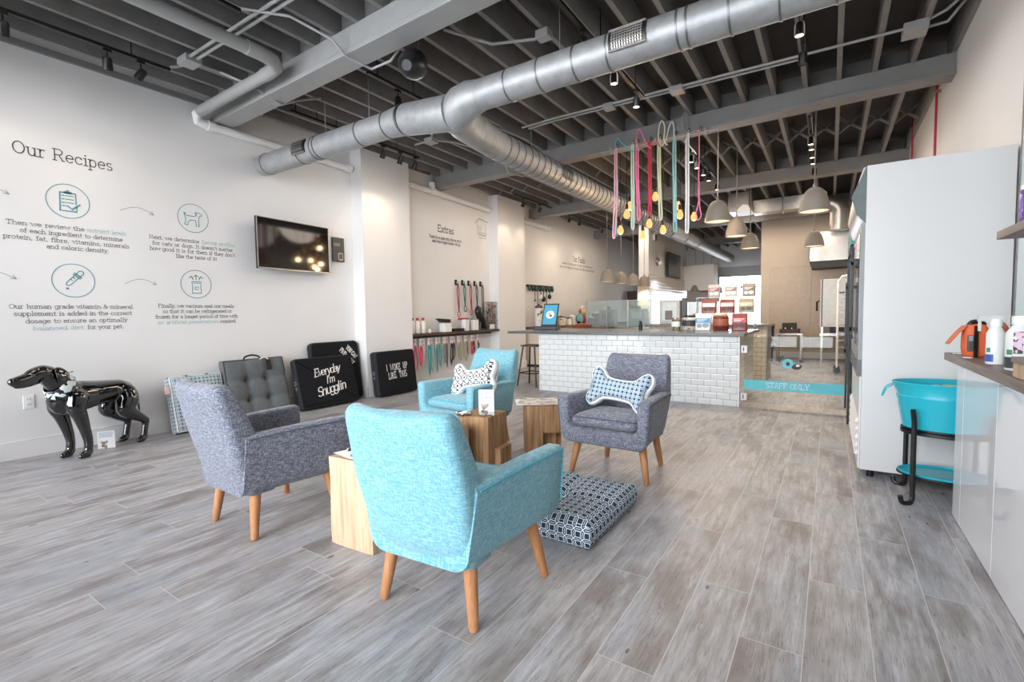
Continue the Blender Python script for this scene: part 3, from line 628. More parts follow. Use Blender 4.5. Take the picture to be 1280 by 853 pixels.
# ------------- lighting tracks and their spotlights
def track(x, y0, y1, label, z=3.50):
    t = thing('lighting_track', label, 'lighting track', (x, (y0+y1)/2, z), 0, 'black lighting tracks')
    L = (y1-y0)/2; m = MB(); m.box(-.018, -L, -.012, .018, L, .014); m.build('rail', M['black'], t, smooth=False)
    for s in (-.8, 0, .8): m = MB(); m.cyl((0, s*L, .012), (0, s*L, ZJ-z+.25), .005, n=6); m.build('hanger', M['black'], t, smooth=False)
    return t
def spot_proto(lit):
    t = thing('track_spotlight', None, 'spotlight')
    m = MB(); m.box(-.014, -.03, -.035, .014, .03, -.01); m.cyl((0,0,-.03), (0,0,-.09), .007, n=8); m.build('stem', M['black'], t)
    b = MB(); b.lathe([(0,.045), (.026,.045), (.034,.03), (.036,-.055), (.031,-.055), (.03,-.02), (0,-.02)], n=18); body = b.build('lamp_head', M['black'], t); body.location = (0,0,-.125)
    l = MB(); l.lathe([(0,-.05), (.03,-.05)], n=16); l.build('lens', M['lampglow'] if lit else M['galv'], body); return t
P_lit, P_dark = spot_proto(True), spot_proto(False); used = {True: False, False: False}
SPOTS = []
def spot(x, y, label, lit, tilt=(0,0), z=3.50, power=4, warm=(1,.80,.58), size=70):
    p = P_lit if lit else P_dark
    if used[lit]: p = copy_tree(p)
    used[lit] = True; p.location = (x, y, z); p['label'] = label; p['group'] = 'track spotlights'
    hd = [c for c in p.children if c.name.startswith('lamp_head')][0]; hd.rotation_euler = (R(tilt[0]), R(tilt[1]), 0)
    if power:
        d = bpy.data.lights.new('spot_beam', 'SPOT'); d.energy = power; d.color = warm; d.spot_size = R(size); d.spot_blend = .6; d.shadow_soft_size = .03
        o = bpy.data.objects.new('spot_beam', d); C.objects.link(o)
        rot = Matrix.Rotation(R(tilt[1]), 3, 'Y') @ Matrix.Rotation(R(tilt[0]), 3, 'X')
        dirv = rot @ Vector((0,0,-1)); o.location = Vector((x, y, z-.125)) + dirv*.07
        o.rotation_euler = dirv.to_track_quat('-Z', 'Y').to_euler()
    return p
track(-5.16, YF+.1, 2.13, 'black track along the wall above the Our Recipes lettering')
spot(-5.16, 1.04, 'black spotlight first on the recipes wall track, above the cut off arrows', False, (0, 30)); spot(-5.16, 1.66, 'black spotlight above the checklist icon, tilted to the wall', False, (10, 25)); spot(-5.16, 1.90, 'silver faced spotlight at the end of the track above the recipes wall', False, (-25, 25))
track(-3.75, .6, 2.04, 'black track end beside the grey drain pipe at the top')
track(-3.70, 3.2, 4.4, 'black track behind the near beam beside the round speaker')
spot(-3.72, 3.60, 'lit spotlight hanging between the round speaker and the duct fork', True, (0, 0), power=11)
track(-5.08, 3.28, 3.95, 'black track above the white wall pipe near the television')
track(-5.08, 4.45, 5.30, 'black track in front of the first white column')
spot(-5.08, 4.62, 'unlit spotlight first on the track before the white column', False, (0, 30)); spot(-5.08, 4.93, 'lit spotlight aimed at the first white column', True, (0, 28), power=13); spot(-5.08, 5.22, 'unlit spotlight last on the track before the white column', False, (0, 30))
track(-1.72, 2.95, 5.22, 'long black track crossing above the large duct and grille')
spot(-1.72, 3.72, 'unlit spotlight just above the large duct', False, (20, 0)); spot(-1.72, 4.40, 'lit spotlight just below the square duct grille', True, power=12); spot(-1.72, 5.02, 'lit spotlight at the track end before the paired conduits', True, power=12)
track(-.24, 4.1, 5.12, 'short black track below the joists above the staff gate')
spot(-.24, 4.48, 'lit spotlight on the short track in front of the second beam', True, power=12); spot(-.24, 5.0, 'dark spotlight on the short track before the second beam', False)
track(-.25, 6.9, 9.3, 'black track seen end on behind the second beam')
for k, (y, w) in enumerate(((7.45, 'first'), (7.7, 'second'), (8.1, 'third'), (8.45, 'fourth'))): spot(-.25, y, 'lit spotlight, %s from the second beam above the lone taupe pendant' % w, True, power=6 if k % 2 == 0 else 0)
spot(-.25, 9.1, 'dark spotlight last on the track above the lone taupe pendant', False)
track(-1.70, 7.0, 9.3, 'black track behind the hanging colourful leashes')
for k, (y, w) in enumerate(((7.3, 'first'), (7.65, 'second'), (8.1, 'third'), (8.5, 'fourth'), (9.2, 'last'))): spot(-1.70, y, 'lit spotlight, %s on the track behind the coloured leashes' % w, True, power=6 if k % 2 == 0 else 0)
track(-5.15, 7.95, 9.45, 'black track in front of the second white column')
spot(-5.15, 8.3, 'lit spotlight aimed at the second column from its front corner', True, (0, 28), power=11); spot(-5.15, 8.95, 'lit spotlight aimed at the second column from its far corner', True, (0, 28), power=9)
track(-5.15, 10.0, 13.0, 'black track over the low counter past the second column')
for y, w in ((10.9, 'nearer'), (12.3, 'further')): spot(-5.15, y, '%s lit spotlight over the Our Packs lettering' % w, True, (0, 28), power=14)
spot(-5.15, 10.35, 'lit spotlight just past the third beam over the toy hooks', True, (0, 28), power=9)
for o in (14.2, 15.6):
    spot(-3.55, o, 'lit spotlight shining on the %s end of the tiled partition' % ('near' if o < 15 else 'far'), True, (0, 22), z=3.45, power=6)
# ================================================================= armchairs
def half_profile(wt, wb, zt, zb, th=.088, zi=.36):
    """outer and inner half outline of the tub-shaped arm and base section, from the bottom centre round to the top of the seat well"""
    p = [(0, zb), (wb*.5, zb)]; r = .075
    for i in range(6):
        a = R(-90+90*i/5); p.append((wb-r+r*math.cos(a), zb+r+r*math.sin(a)))
    p.append((wb+(wt-wb)*.55, zb+(zt-zb)*.6))
    r2 = .022
    for i in range(4):
        a = R(90*i/3); p.append((wt-r2+r2*math.cos(a), zt-r2+r2*math.sin(a)))
    for i in range(4):
        a = R(90+90*i/3); p.append((wt-th+r2+r2*math.cos(a), zt-r2+r2*math.sin(a)))
    wi = wb-.062
    p.append((wt-th-.004, zt-.10)); p.append((wi, zi+.05)); p.append((wi-.02, zi+.012)); p.append((wi-.05, zi)); p.append((0, zi))
    return p
def make_chair(fab, seam, name_label):
    t = thing('armchair', name_label, 'armchair')
    fr = MB(); rings = []
    st = [(-.352, .020), (-.347, .008), (-.334, .0), (-.2, 0), (-.05, 0), (.1, 0), (.22, 0), (.285, 0)]
    for y, ins in st:
        k = (y+.34)/.62
        wt = .352-.062*k; wb = .332-.085*k; zt = .592-.012*k+.006*math.sin(k*3); zb = .252-.008*k
        h = half_profile(wt, wb, zt, zb); poly = h + [(-x, z) for x, z in reversed(h[1:-1])]
        if ins: poly = offset2(poly, ins)
        rings.append([(x, y, z) for x, z in poly])
    fr.loft(rings); frame = fr.build('frame', fab, t, angle=50)
    # reclining back with rounded edges and a dipped top rail
    b = MB(); rings = []
    def wz(z): return .243+(.278-.243)*min(1, max(0, (z-.245)/.32)) if z < .565 else .278-(z-.565)*.085
    zs = [(.245, .012), (.252, 0), (.36, 0), (.46, 0), (.56, 0), (.64, 0), (.72, 0), (.79, 0), (.825, .003), (.845, .014), (.853, .03)]
    for z, ins in zs:
        yr = .272+(z-.245)*.255; yf = yr-(.155-.055*max(0, (z-.45)/.4)) if z > .45 else yr-.16
        w = wz(z)-ins; yr -= ins; yf += ins
        ring_ = rrect(2*w, yr-yf, min(.035, (yr-yf)*.42), 4, 0, (yr+yf)/2); ringp = []
        for (x, y) in ring_:
            q = x/max(w, .01); dip = (.020*q*q-.012)*max(0, min(1, (z-.6)/.25)); bow = .022*(1-q*q)
            ringp.append((x, y+bow-.012, z+dip))
        rings.append(ringp)
    # finer x sampling on long sides so the bow and the dip show
    fine = []
    for r_ in rings:
        out = []
        for i in range(len(r_)):
            a, c = Vector(r_[i]), Vector(r_[(i+1) % len(r_)]); n = 10 if (a-c).length > .2 else 1
            for j in range(n): out.append(a.lerp(c, j/n))
        fine.append(out)
    for r_, (z, ins) in zip(fine, zs):
        w = wz(z)-ins
        for p in r_:
            q = p.x/max(w, .01); 
            if abs(q) < .9:
                base = -0.0; p.z = z+(.020*q*q-.012)*max(0, min(1, (z-.6)/.25)); p.y += .022*(.85-q*q)*0.6
    b.loft([[tuple(p) for p in r_] for r_ in fine]); back = b.build('backrest', fab, t, angle=60)
    for sx in (-1, 1):
        u = MB(); z = .70; yf = .272+(z-.245)*.255-(.155-.055*(z-.45)/.4)
        u.ball((sx*.11, yf+.012, z), .014, 12, 8, (1, .5, 1)); u.build('button', seam, back)
    # piping along the arm edges and the rear corner seams
    for sx in (-1, 1):
        pz = MB()
        pts = []
        for y in (-.338, -.2, -.05, .1, .2, .27):
            k = (y+.34)/.62; pts.append((sx*(.352-.062*k+.001), y, .592-.012*k+.006*math.sin(k*3)-.018))
        pz.tube(pts, .004, 6); k = 0
        pz.build('piping', seam, frame); pz = MB(); pz.tube([(sx*.351, -.340, .57), (sx*.345, -.341, .46), (sx*.336, -.341, .34)], .004, 6); pz.build('piping', seam, frame)
    c = MB(); rings = []
    def cush(y, k): return .262-.03*k
    top, bot = .462, .355
    prof = [(-.10, .0), (-.035, .012), (0, .035), (.0, .075), (-.03, .098), (-.12, .107)]
    rr = []
    for (ins, dz) in prof:
        w = .262+ins; ring_ = []
        for (x, y) in rrect(2*w, .46+2*ins, .05, 4, 0, -.105): 
            kk = (y+.335)/.46; ring_.append((x*(1-.10*kk), y, bot+dz+(.006 if dz > .09 else 0)))
        rr.append(ring_)
    c.loft(rr); cu = c.build('seat_cushion', fab, t, sub=1, angle=180)
    cp = MB(); cp.tube([(x*(1-.10*((y+.335)/.46))*1.0, y, bot+.088) for (x, y) in rrect(.524-.02, .45, .05, 4, 0, -.105)], .0045, 6, closed=True); cp.build('piping', seam, cu)
    for (tx, ty, bx, by) in ((-.245,-.20,-.295,-.245), (.245,-.20,.295,-.245), (-.19,.20,-.228,.235), (.19,.20,.228,.235)):
        l = MB(); P0, P1 = Vector((tx, ty, .27)), Vector((bx, by, .004))
        l.tube([P0, P0.lerp(P1, .5), P0.lerp(P1, .96), P1], [.030, .025, .0195, .017], 18); l.build('leg', M['leg'], t)
    return t
ch = make_chair(M['teal'], M['tealseam'], 'teal armchair without a pillow, its back turned and hiding the pale stump')
ch.location = (-1.345, 1.60, 0); ch.rotation_euler.z = R(184); ch['group'] = 'armchairs round the timber stumps'
c2 = copy_tree(ch); c2.location = (-2.76, 3.50, 0); c2.rotation_euler.z = R(-6); c2['label'] = 'teal armchair facing the camera with a black and white bone pillow'
g1 = make_chair(M['tweed'], M['greyseam'], 'grey tweed armchair in front of the white tiled counter')
g1.location = (-1.3175, 3.495, 0); g1.rotation_euler.z = R(-3); g1['group'] = 'armchairs round the timber stumps'
g2 = copy_tree(g1); g2.location = (-2.785, 1.59, 0); g2.rotation_euler.z = R(178); g2['label'] = 'grey tweed armchair without a pillow, turned away near the dog statue'

# ------------- bone shaped pillows
def bone_pillow(label, fab, w=.46, h=.30):
    t = thing('bone_pillow', label, 'pillow')
    ctl = [(0, .072), (.10, .082), (.145, .125), (.19, .15), (.228, .125), (.235, .075), (.212, .015), (.212, -.02), (.238, -.07), (.23, -.12), (.19, -.145), (.145, -.12), (.10, -.082), (0, -.075)]
    ctl = [(x*w/.476, z*h/.30) for x, z in ctl]
    out = ctl + [(-x, z) for x, z in reversed(ctl[1:-1])]
    out = [tuple(p) for p in catmull([Vector(p) for p in out], 4, True)]
    dep = [(0, .0), (.005, .013), (.011, .023), (.018, .030), (.026, .034)]
    for sgn, nm in ((-1, 'printed_face'), (1, 'rear_face')):
        f = MB(); rings = []
        for d, y in dep: rings.append([(x, sgn*(.028+y), z) for x, z in offset2(out, .008+d)])
        f.loft(rings, cap=False); H = len(out)//2; f.add([(x, sgn*(.028+dep[-1][1]), z) for x, z in offset2(out, .008+.026)], [(i, i+1, H-i-1, H-i) for i in range(H//2)] + [(-i % (2*H), (-i-1) % (2*H), H+i+1, H+i) for i in range(H//2)])
        f.build(nm, fab if sgn < 0 else M['whitefab'], t, angle=80)
    e = MB(); rings = []
    for y, d in ((-.032, .010), (-.03, .002), (-.018, -.003), (0, -.005), (.018, -.003), (.03, .002), (.032, .010)): rings.append([(x, y, z) for x, z in offset2(out, d)])
    e.loft(rings, cap=False); e.build('white_gusset', M['whitefab'], t, angle=80)
    return t
M['lattice_v'] = None
def lattice_xz(name, ground, line, cell, ring, lw):
    t = NT(name); g = t.coord('Object'); sep = t.node('SeparateXYZ'); t.link(g, sep.inputs[0])
    def cellf(q, o=0): return t.math('ABSOLUTE', t.math('SUBTRACT', t.math('FRACT', t.math('DIVIDE', q, cell)), .5))
    a, b = cellf(sep.outputs[0]), cellf(sep.outputs[2]); mx = t.math('MAXIMUM', a, b); mn = t.math('MINIMUM', a, b)
    r1 = t.math('COMPARE', mx, ring, lw); dg = t.math('MULTIPLY', t.math('GREATER_THAN', mn, ring), t.math('LESS_THAN', t.math('SUBTRACT', mx, mn), lw*1.6))
    br = t.math('MULTIPLY', t.math('GREATER_THAN', mx, .5-lw*.8), t.math('LESS_THAN', mn, ring*.9))
    t.set(t.mix(t.math('MINIMUM', 1.0, t.math('ADD', r1, t.math('ADD', dg, br))), ground, line), .85, 0, .2); return t.m
def blocks_xz(name):
    t = NT(name); g = t.coord('Object'); sep = t.node('SeparateXYZ'); t.link(g, sep.inputs[0]); cell = .074
    def fr_(q, o): return t.math('FRACT', t.math('ADD', t.math('DIVIDE', q, cell), o))
    def ab(q): return t.math('ABSOLUTE', t.math('SUBTRACT', q, .5))
    a, b = ab(fr_(sep.outputs[0], .5)), ab(fr_(sep.outputs[2], .5)); mx, mn = t.math('MAXIMUM', a, b), t.math('MINIMUM', a, b)
    sq = t.math('LESS_THAN', mx, .135); lring = t.math('MULTIPLY', t.math('COMPARE', mx, .30, .055), t.math('GREATER_THAN', mn, .07))
    cr = t.math('MULTIPLY', t.math('GREATER_THAN', mx, .41), t.math('LESS_THAN', mn, .24))
    m = t.math('MINIMUM', 1.0, t.math('ADD', sq, t.math('ADD', lring, cr)))
    t.set(t.mix(m, '#f0efed', '#27272b'), .85, 0, .2); return t.m
p1 = bone_pillow('bone shaped pillow with black and white print on the teal armchair', blocks_xz('black_white_block_print_face'), .50, .31)
p1.location = (-2.70, 3.47, .615); p1.rotation_euler = (R(-22), R(-9), R(-3)); tag(p1, group='bone shaped pillows')
p2 = bone_pillow('bone shaped pillow with navy lattice print on the grey armchair', lattice_xz('navy_lattice_print_face', '#27516a', '#e3ecf0', .034, .31, .045), .50, .31)
p2.location = (-1.30, 3.43, .615); p2.rotation_euler = (R(-22), R(5), R(-6)); p2['group'] = 'bone shaped pillows'

# ------------- reclaimed timber stumps
def timber(mb, x0, y0, z0, x1, y1, z1, seed=0, amp=.006):
    nx, ny, nz = max(2, int((x1-x0)/.05)), max(2, int((y1-y0)/.05)), max(2, int((z1-z0)/.06))
    def pt(a, b, c):
        x, y, z = x0+(x1-x0)*a, y0+(y1-y0)*b, z0+(z1-z0)*c
        n = mnoise.noise_vector(Vector((x*14+seed, y*14, z*5)))
        k = 0 if c == 0 else 1
        rnd = .012
        ex = (min(a, 1-a) < 1e-6) + (min(b, 1-b) < 1e-6) + (min(c, 1-c) < 1e-6 and c > 0)
        cx, cy = (x0+x1)/2, (y0+y1)/2
        if ex >= 2: x += (cx-x)*rnd*2; y += (cy-y)*rnd*2
        return (x+n.x*amp, y+n.y*amp, z+n.z*amp*.4*k)
    def face(f, nu, nv):
        vs = [f(i/nu, j/nv) for j in range(nv+1) for i in range(nu+1)]
        mb.add(vs, [(j*(nu+1)+i, j*(nu+1)+i+1, (j+1)*(nu+1)+i+1, (j+1)*(nu+1)+i) for j in range(nv) for i in range(nu)])
    face(lambda u, v: pt(u, 0, v), nx, nz); face(lambda u, v: pt(u, 1, v), nx, nz)
    face(lambda u, v: pt(0, u, v), ny, nz); face(lambda u, v: pt(1, u, v), ny, nz)
    face(lambda u, v: pt(u, v, 1), nx, ny); face(lambda u, v: pt(u, v, 0), nx, ny)
def stump(label, loc, rz, boxes, m, seed):
    t = MB()
    for q in boxes: timber(t, *q, seed=seed)
    o = t.build('timber_stump', m, angle=50); o.location = loc; o.rotation_euler.z = rz
    return tag(o, label, 'stump table', 'reclaimed timber stump tables')
stump('pale timber stump with a green magazine, half hidden behind a teal armchair', (-2.045, 1.74, 0), R(3), [(-.155, -.18, .002, .155, .18, .465)], M['timberpale'], 1)
stump('timber stump with carved dark face between the teal chairs', (-2.27, 2.55, 0), R(-12), [(-.15, -.13, .002, .13, .13, .425)], M['timber'], 5)
stump('notched timber stump holding the little white dog card', (-2.19, 2.92, 0), R(6), [(-.15, -.14, .002, .12, .15, .445), (.12, -.06, .002, .17, .12, .20)], M['timber'], 9)
stump('notched timber stump with newspapers beside the grey armchair', (-2.07, 3.60, 0), R(38), [(-.15, -.16, .002, -.02, .16, .43), (-.02, -.16, .20, .14, .16, .43), (-.02, -.02, .002, .12, .16, .20), (.06, .02, .002, .17, .15, .15)], M['timber'], 14)

# ------------- papers on the stumps
def flat_paper(label, loc, rz, sheets, cat='magazine', name='magazine'):
    t = thing(name, label, cat, loc, rz)
    for i, (w, h, dx, dy, r, m) in enumerate(sheets):
        b = MB(); n = 6; c, s_ = math.cos(r), math.sin(r); vs = []
        for z in (0, .004):
            for j in range(n+1):
                for k in range(n+1):
                    x, y = (k/n-.5)*w, (j/n-.5)*h; zz = i*.0035+z*.35+.005*abs(math.sin((k/n-.5)*2.2))*(.4+abs(j/n-.5))
                    vs.append((dx+x*c-y*s_, dy+x*s_+y*c, zz))
        q = (n+1)*(n+1)
        top = [(q+j*(n+1)+k, q+j*(n+1)+k+1, q+(j+1)*(n+1)+k+1, q+(j+1)*(n+1)+k) for j in range(n) for k in range(n)]
        bot = [(j*(n+1)+k, (j+1)*(n+1)+k, (j+1)*(n+1)+k+1, j*(n+1)+k+1) for j in range(n) for k in range(n)]
        edge = [(k, k+1, q+k+1, q+k) for k in range(n)]+[(n*(n+1)+k, q+n*(n+1)+k, q+n*(n+1)+k+1, n*(n+1)+k+1) for k in range(n)]
        edge += [(j*(n+1), q+j*(n+1), q+(j+1)*(n+1), (j+1)*(n+1)) for j in range(n)]+[(j*(n+1)+n, (j+1)*(n+1)+n, q+(j+1)*(n+1)+n, q+j*(n+1)+n) for j in range(n)]
        b.add(vs, top+bot+edge); b.build('sheet', m, t)
    return t
def print_mat(name, paper, cols, sc=9, th=.52):
    t = NT(name); c = t.coord(); vo = t.node('TexVoronoi'); t.link(t.map(c, (1, 1.6, 1)), vo.inputs['Vector']); vo.inputs['Scale'].default_value = sc
    f = t.math('GREATER_THAN', t.noise(c, sc*.8, 1), th); col = t.ramp(vo.outputs['Color'], [(i/len(cols), q) for i, q in enumerate(cols)], 'CONSTANT')
    t.set(t.mix(f, paper, col), .5); return t.m
news = print_mat('newsprint', '#cfc9bf', ['#b5ab9d', '#a59a8c', '#c7bfb3', '#8a6f66'], 16, .5)
flat_paper('spread newspapers on the notched stump beside the grey armchair', (-2.07, 3.57, .436), R(30), [(.42, .28, 0, 0, .1, M['paper']), (.40, .29, .02, .01, -.12, news), (.34, .26, -.01, .01, .05, news)], 'newspaper', 'newspaper')
flat_paper('magazine with green photos on the pale stump behind the near chair', (-2.05, 1.72, .472), R(-20), [(.24, .30, 0, 0, .25, M['paper']), (.21, .28, .02, .02, -.2, print_mat('magazine_print', '#e4e8de', ['#6f8a4a', '#2f3a2c', '#c9d6b8', '#8d9aa8'], 14, .45))])
# ------------- small standing cards with a terrier photo
def dog_card(label, loc, rz, w, h, stand):
    t = thing('display_card', label, 'card', loc, rz, 'white dog cards')
    b = MB(); b.box(-w/2, -.002, .004, w/2, .002, h); b.build('card', M['paper'], t, smooth=False)
    tx = MB()
    for i in range(4):
        L = w*(.36, .40, .33, .38)[i]; z = h*(.90-.075*i); x = -w*.06
        while x < 0: break
        xx = -L
        while xx < L: 
            q = random.uniform(.008, .02)*w/.12; tx.box(xx, -.0032, z, min(L, xx+q), -.0022, z+h*.028); xx += q+.004*w/.12
    tx.build('printed_lines', plain('blue_card_text', '#7d8fb5', .7), t, smooth=False)
    p = MB(); cx, cz, k = -w*.12, h*.26, h/.22
    def blob(x, z, rx, rz_, y): p.prism([(cx+(x+rx*math.cos(a))*k, cz+(z+rz_*math.sin(a))*k) for a in [2*PI*i/14 for i in range(14)]], 'y', y-.0008, y)
    blob(0, -.03, .030, .032, -.0024); blob(0, .012, .026, .026, -.0030); blob(-.026, .03, .012, .016, -.0028); blob(.026, .03, .012, .016, -.0028)
    p.build('terrier_photo', print_mat('terrier_fur', '#d8d0c6', ['#6d5f55', '#9a8e84', '#3d3631'], 40, .42), t, smooth=False)
    if stand:
        s = MB(); s.box(-w*.5, -.02, 0, w*.5, .02, .006); s.box(-w*.5, -.008, .006, w*.5, -.004, .03); s.box(-w*.5, .004, .006, w*.5, .008, .03); s.build('card_holder', M['glass'], t, smooth=False)
    else:
        s = MB(); s.add([(-w*.2,.002,h*.7),(w*.2,.002,h*.7),(w*.2,.05,.0),(-w*.2,.05,.0),(-w*.2,.004,h*.7),(w*.2,.004,h*.7),(w*.2,.053,.0),(-w*.2,.053,.0)], [(0,1,2,3),(4,7,6,5),(0,4,5,1),(1,5,6,2),(2,6,7,3),(3,7,4,0)]); s.build('easel_back', M['paper'], t, smooth=False)
    return t
dog_card('white dog card in a clear holder on the timber stump', (-2.12, 2.86, .449), R(25), .115, .19, True)
dog_card('white dog card on the floor between the statue paws', (-5.60, 1.62, 0), R(62), .13, .165, False)
t = thing('ashtray_dish', 'small silver lidded dish on the timber stump beside the dog card', 'dish', (-2.29, 2.79, .447))
b = MB(); b.lathe([(0, 0), (.05, 0), (.062, .012), (.058, .018), (.045, .012), (0, .010)], n=24); b.build('dish', M['chrome'], t)
b = MB(); b.lathe([(0, .011), (.03, .011), (.034, .016), (.0, .022)], n=20); b.build('contents', M['paper'], t)

# ================================================================= dog beds
def tufted(name, label, w, h, t_, fab, seam, tufts=2, amp=.045, piping=True, white=False, group=None):
    o = thing(name, label, 'dog bed', group=group)
    b = MB(); n = 30
    def top(u, v):
        x, y = (u-.5)*w, (v-.5)*h; d = 0
        e = min(u, 1-u, v, 1-v); d -= .03*math.exp(-e*22)
        for i in range(tufts):
            for j in range(tufts):
                tx, ty = (i+1)/(tufts+1), (j+1)/(tufts+1)
                r_ = math.hypot((u-tx)*w, (v-ty)*h)
                d -= amp*math.exp(-(r_/.045)**2)+amp*.45*math.exp(-(r_/.12)**2)
        for i in range(tufts):
            q = (i+1)/(tufts+1); d -= amp*.35*(math.exp(-(abs(u-q)*w/.03)**2)+math.exp(-(abs(v-q)*h/.03)**2))
        d += .012*mnoise.noise(Vector((x*5, y*5, t_)))
        return t_+d
    vs = [((i/n-.5)*w, (j/n-.5)*h, top(i/n, j/n)) for j in range(n+1) for i in range(n+1)]
    b.add(vs, [(j*(n+1)+i, j*(n+1)+i+1, (j+1)*(n+1)+i+1, (j+1)*(n+1)+i) for j in range(n) for i in range(n)])
    per = [(i, 0) for i in range(n)]+[(n, j) for j in range(n)]+[(n-i, n) for i in range(n)]+[(0, n-j) for j in range(n)]
    rows = []
    for k in range(6):
        f = 1-k/5; row = []
        for (i, j) in per:
            x, y, z = (i/n-.5)*w, (j/n-.5)*h, top(i/n, j/n); bul = 1+.05*math.sin(f*PI)
            row.append((x*bul, y*bul, .004+(z-.004)*f))
        rows.append(row)
    b.loft(rows, cap=False); b.add([(x, y, .004) for (x, y) in [((i/n-.5)*w, (j/n-.5)*h) for (i, j) in per]], [tuple(reversed(range(len(per))))])
    body = b.build('cushion', fab, o, angle=60)
    if piping:
        pp = MB(); pp.tube([((i/n-.5)*w*1.004, (j/n-.5)*h*1.004, top(i/n, j/n)+.001) for (i, j) in per], .006, 6, closed=True); pp.build('piping', seam, body); pp = MB(); pp.tube([((i/n-.5)*w*1.004, (j/n-.5)*h*1.004, .012) for (i, j) in per], .006, 6, closed=True); pp.build('piping', seam, body)
    return o
fb = tufted('dog_bed', 'navy and white lattice floor cushion in front of the grey armchair', .66, .68, .15, M['navy'], M['whitefab'], 1, .06, False)
fb.location = (-1.325, 2.53, 0); fb.rotation_euler.z = R(0)
def lean(o, y, xf, tilt, h, t_):
    """stands a bed on edge against the left wall; local z is its front"""
    s, c = math.sin(tilt), math.cos(tilt)
    ez = Vector((c, 0, s)); ey = Vector((-s, 0, c)); ex = Vector((0, 1, 0))
    org = Vector((xf, y, 0)) + Vector((0, 0, t_*s+.002)) - ez*t_ + ey*(h/2)
    o.matrix_world = basis(org, ex, ey, ez)
gb = tufted('dog_bed', 'charcoal tufted dog bed with carry handle leaning on the wall', .70, .70, .13, M['greyfab'], plain('dark_grey_piping', '#3b3e3f', .8), 2, .05)
lean(gb, 3.09, -5.50, R(15.5), .70, .13)
hm = MB(); hm.tube(catmull([Vector((-.10, .352, .06)), Vector((-.08, .39, .06)), Vector((0, .41, .06)), Vector((.08, .39, .06)), Vector((.10, .352, .06))], 5), .010, 8); hm.build('carry_handle', M['blackgreyfab'], gb)
hm = MB(); hm.box(.12, .20, .13, .175, .33, .137); hm.build('black_label', M['black'], gb, smooth=False); hm = MB(); hm.tube([(.06, .345, .10), (.12, .36, .13), (.15, .33, .14)], .006, 6); hm.build('label_cord', M['whitefab'], gb)
pb = tufted('dog_bed', 'patterned teal and white crate mat leaning on the wall behind the statue', .50, .57, .15, M['leanprint'], M['whitefab'], 1, .012)
lean(pb, 2.45, -5.545, R(14), .57, .15)
hm = MB(); hm.tube([(-.10, .29, .02), (-.10, .30, .05), (-.10, .285, .16)], .006, 6); hm.tube([(.10, .29, .02), (.10, .30, .05), (.10, .285, .16)], .006, 6); hm.build('tie_strap', M['blackgreyfab'], pb)
hm = MB(); hm.box(-.285, .12, .05, -.265, .20, .13); hm.build('hang_tag', plain('pink_paper_tag', '#d9b8b4', .7), pb, smooth=False)
def boxbed(label, w, h, t_, rad, letters):
    o = thing('dog_bed', label, 'dog bed', group='black dog beds with white slogans')
    b = MB(); pr = rrect(w, h, rad, 6); rings = []
    for z, ins in ((.002, .014), (.010, .003), (.022, 0), (t_-.022, 0), (t_-.008, .004), (t_, .016)): rings.append([(x, y, z) for x, y in offset2(pr, ins)])
    b.loft(rings, cap=False)
    b.add([(x, y, .002) for x, y in offset2(pr, .014)], [tuple(reversed(range(len(pr))))]); b.build('gusset', M['blackgreyfab'], o, angle=60)
    f = MB(); f.loft([[(x, y, t_-.001) for x, y in offset2(pr, .014)], [(x, y, t_+.005) for x, y in offset2(pr, .05)]], cap=False)
    f.add([(x, y, t_+.005) for x, y in offset2(pr, .05)], [tuple(range(len(pr)))]); f.build('cover', M['darkfab'], o, angle=60)
    z = MB(); T = Matrix.Translation((0, 0, t_+.0072)); letters(z, T); z.build('slogan', M['ink'], o, smooth=False)
    g = MB(); T2 = basis((-w/2-.001, .02, t_*.45), (0, 1, 0), (0, 0, 1), (1, 0, 0))
    ring(g, 0, 0, .022, .008, 18, T2); 
    for k in range(3): ribbon(g, [(-.055-.012*k, -.012), (-.055-.012*k, .012)], .007, T2)
    g.build('side_logo', plain('grey_print', '#8d8d8d', .7), o, smooth=False)
    return o
def everyday(mb, T):
    kw = dict(w=.12, slab=False, adv=.80, slant=.28, nib=R(25), M4=T)
    put_text(mb, 'Everyday', .0, .09, .10, rot=R(7), **kw); put_text(mb, "I'm", .02, -.03, .095, rot=R(7), **kw); put_text(mb, 'Snugglin', .02, -.165, .115, rot=R(8), **kw)
def woke(mb, T):
    kw = dict(w=.095, slab=False, adv=1.16, sx=.54, jig=.03, M4=T)
    put_text(mb, 'I  WOKE  UP', 0, .035, .095, rot=R(2), **kw); put_text(mb, 'LIKE  THIS', 0, -.085, .095, rot=R(2), **kw)
def spot_text(mb, T):
    kw = dict(w=.17, slab=False, adv=1.0, sx=.66, jig=.02, M4=T)
    a = R(-48)
    for i, s in enumerate(('YOU CAN', 'FIND A WAY', 'CAT,')): 
        d = .085*i; put_text(mb, s, .235-d*math.cos(a+R(90))-0*d-.02*i, .235-d*math.sin(a+R(90)), .062, rot=a, **kw)
e1 = boxbed('black dog bed reading Everyday Im Snugglin', .88, .66, .10, .04, everyday); lean(e1, 3.99, -5.47, R(15), .66, .11)
e3 = boxbed('black dog bed reading I woke up like this, against the first column', .78, .66, .13, .05, woke); lean(e3, 5.12, -5.41, R(6.5), .66, .14)
e2 = boxbed('tall black dog bed with diagonal slogan, behind the Everyday bed', .78, .84, .09, .07, spot_text); lean(e2, 4.27, -5.665, R(7.5), .84, .10)

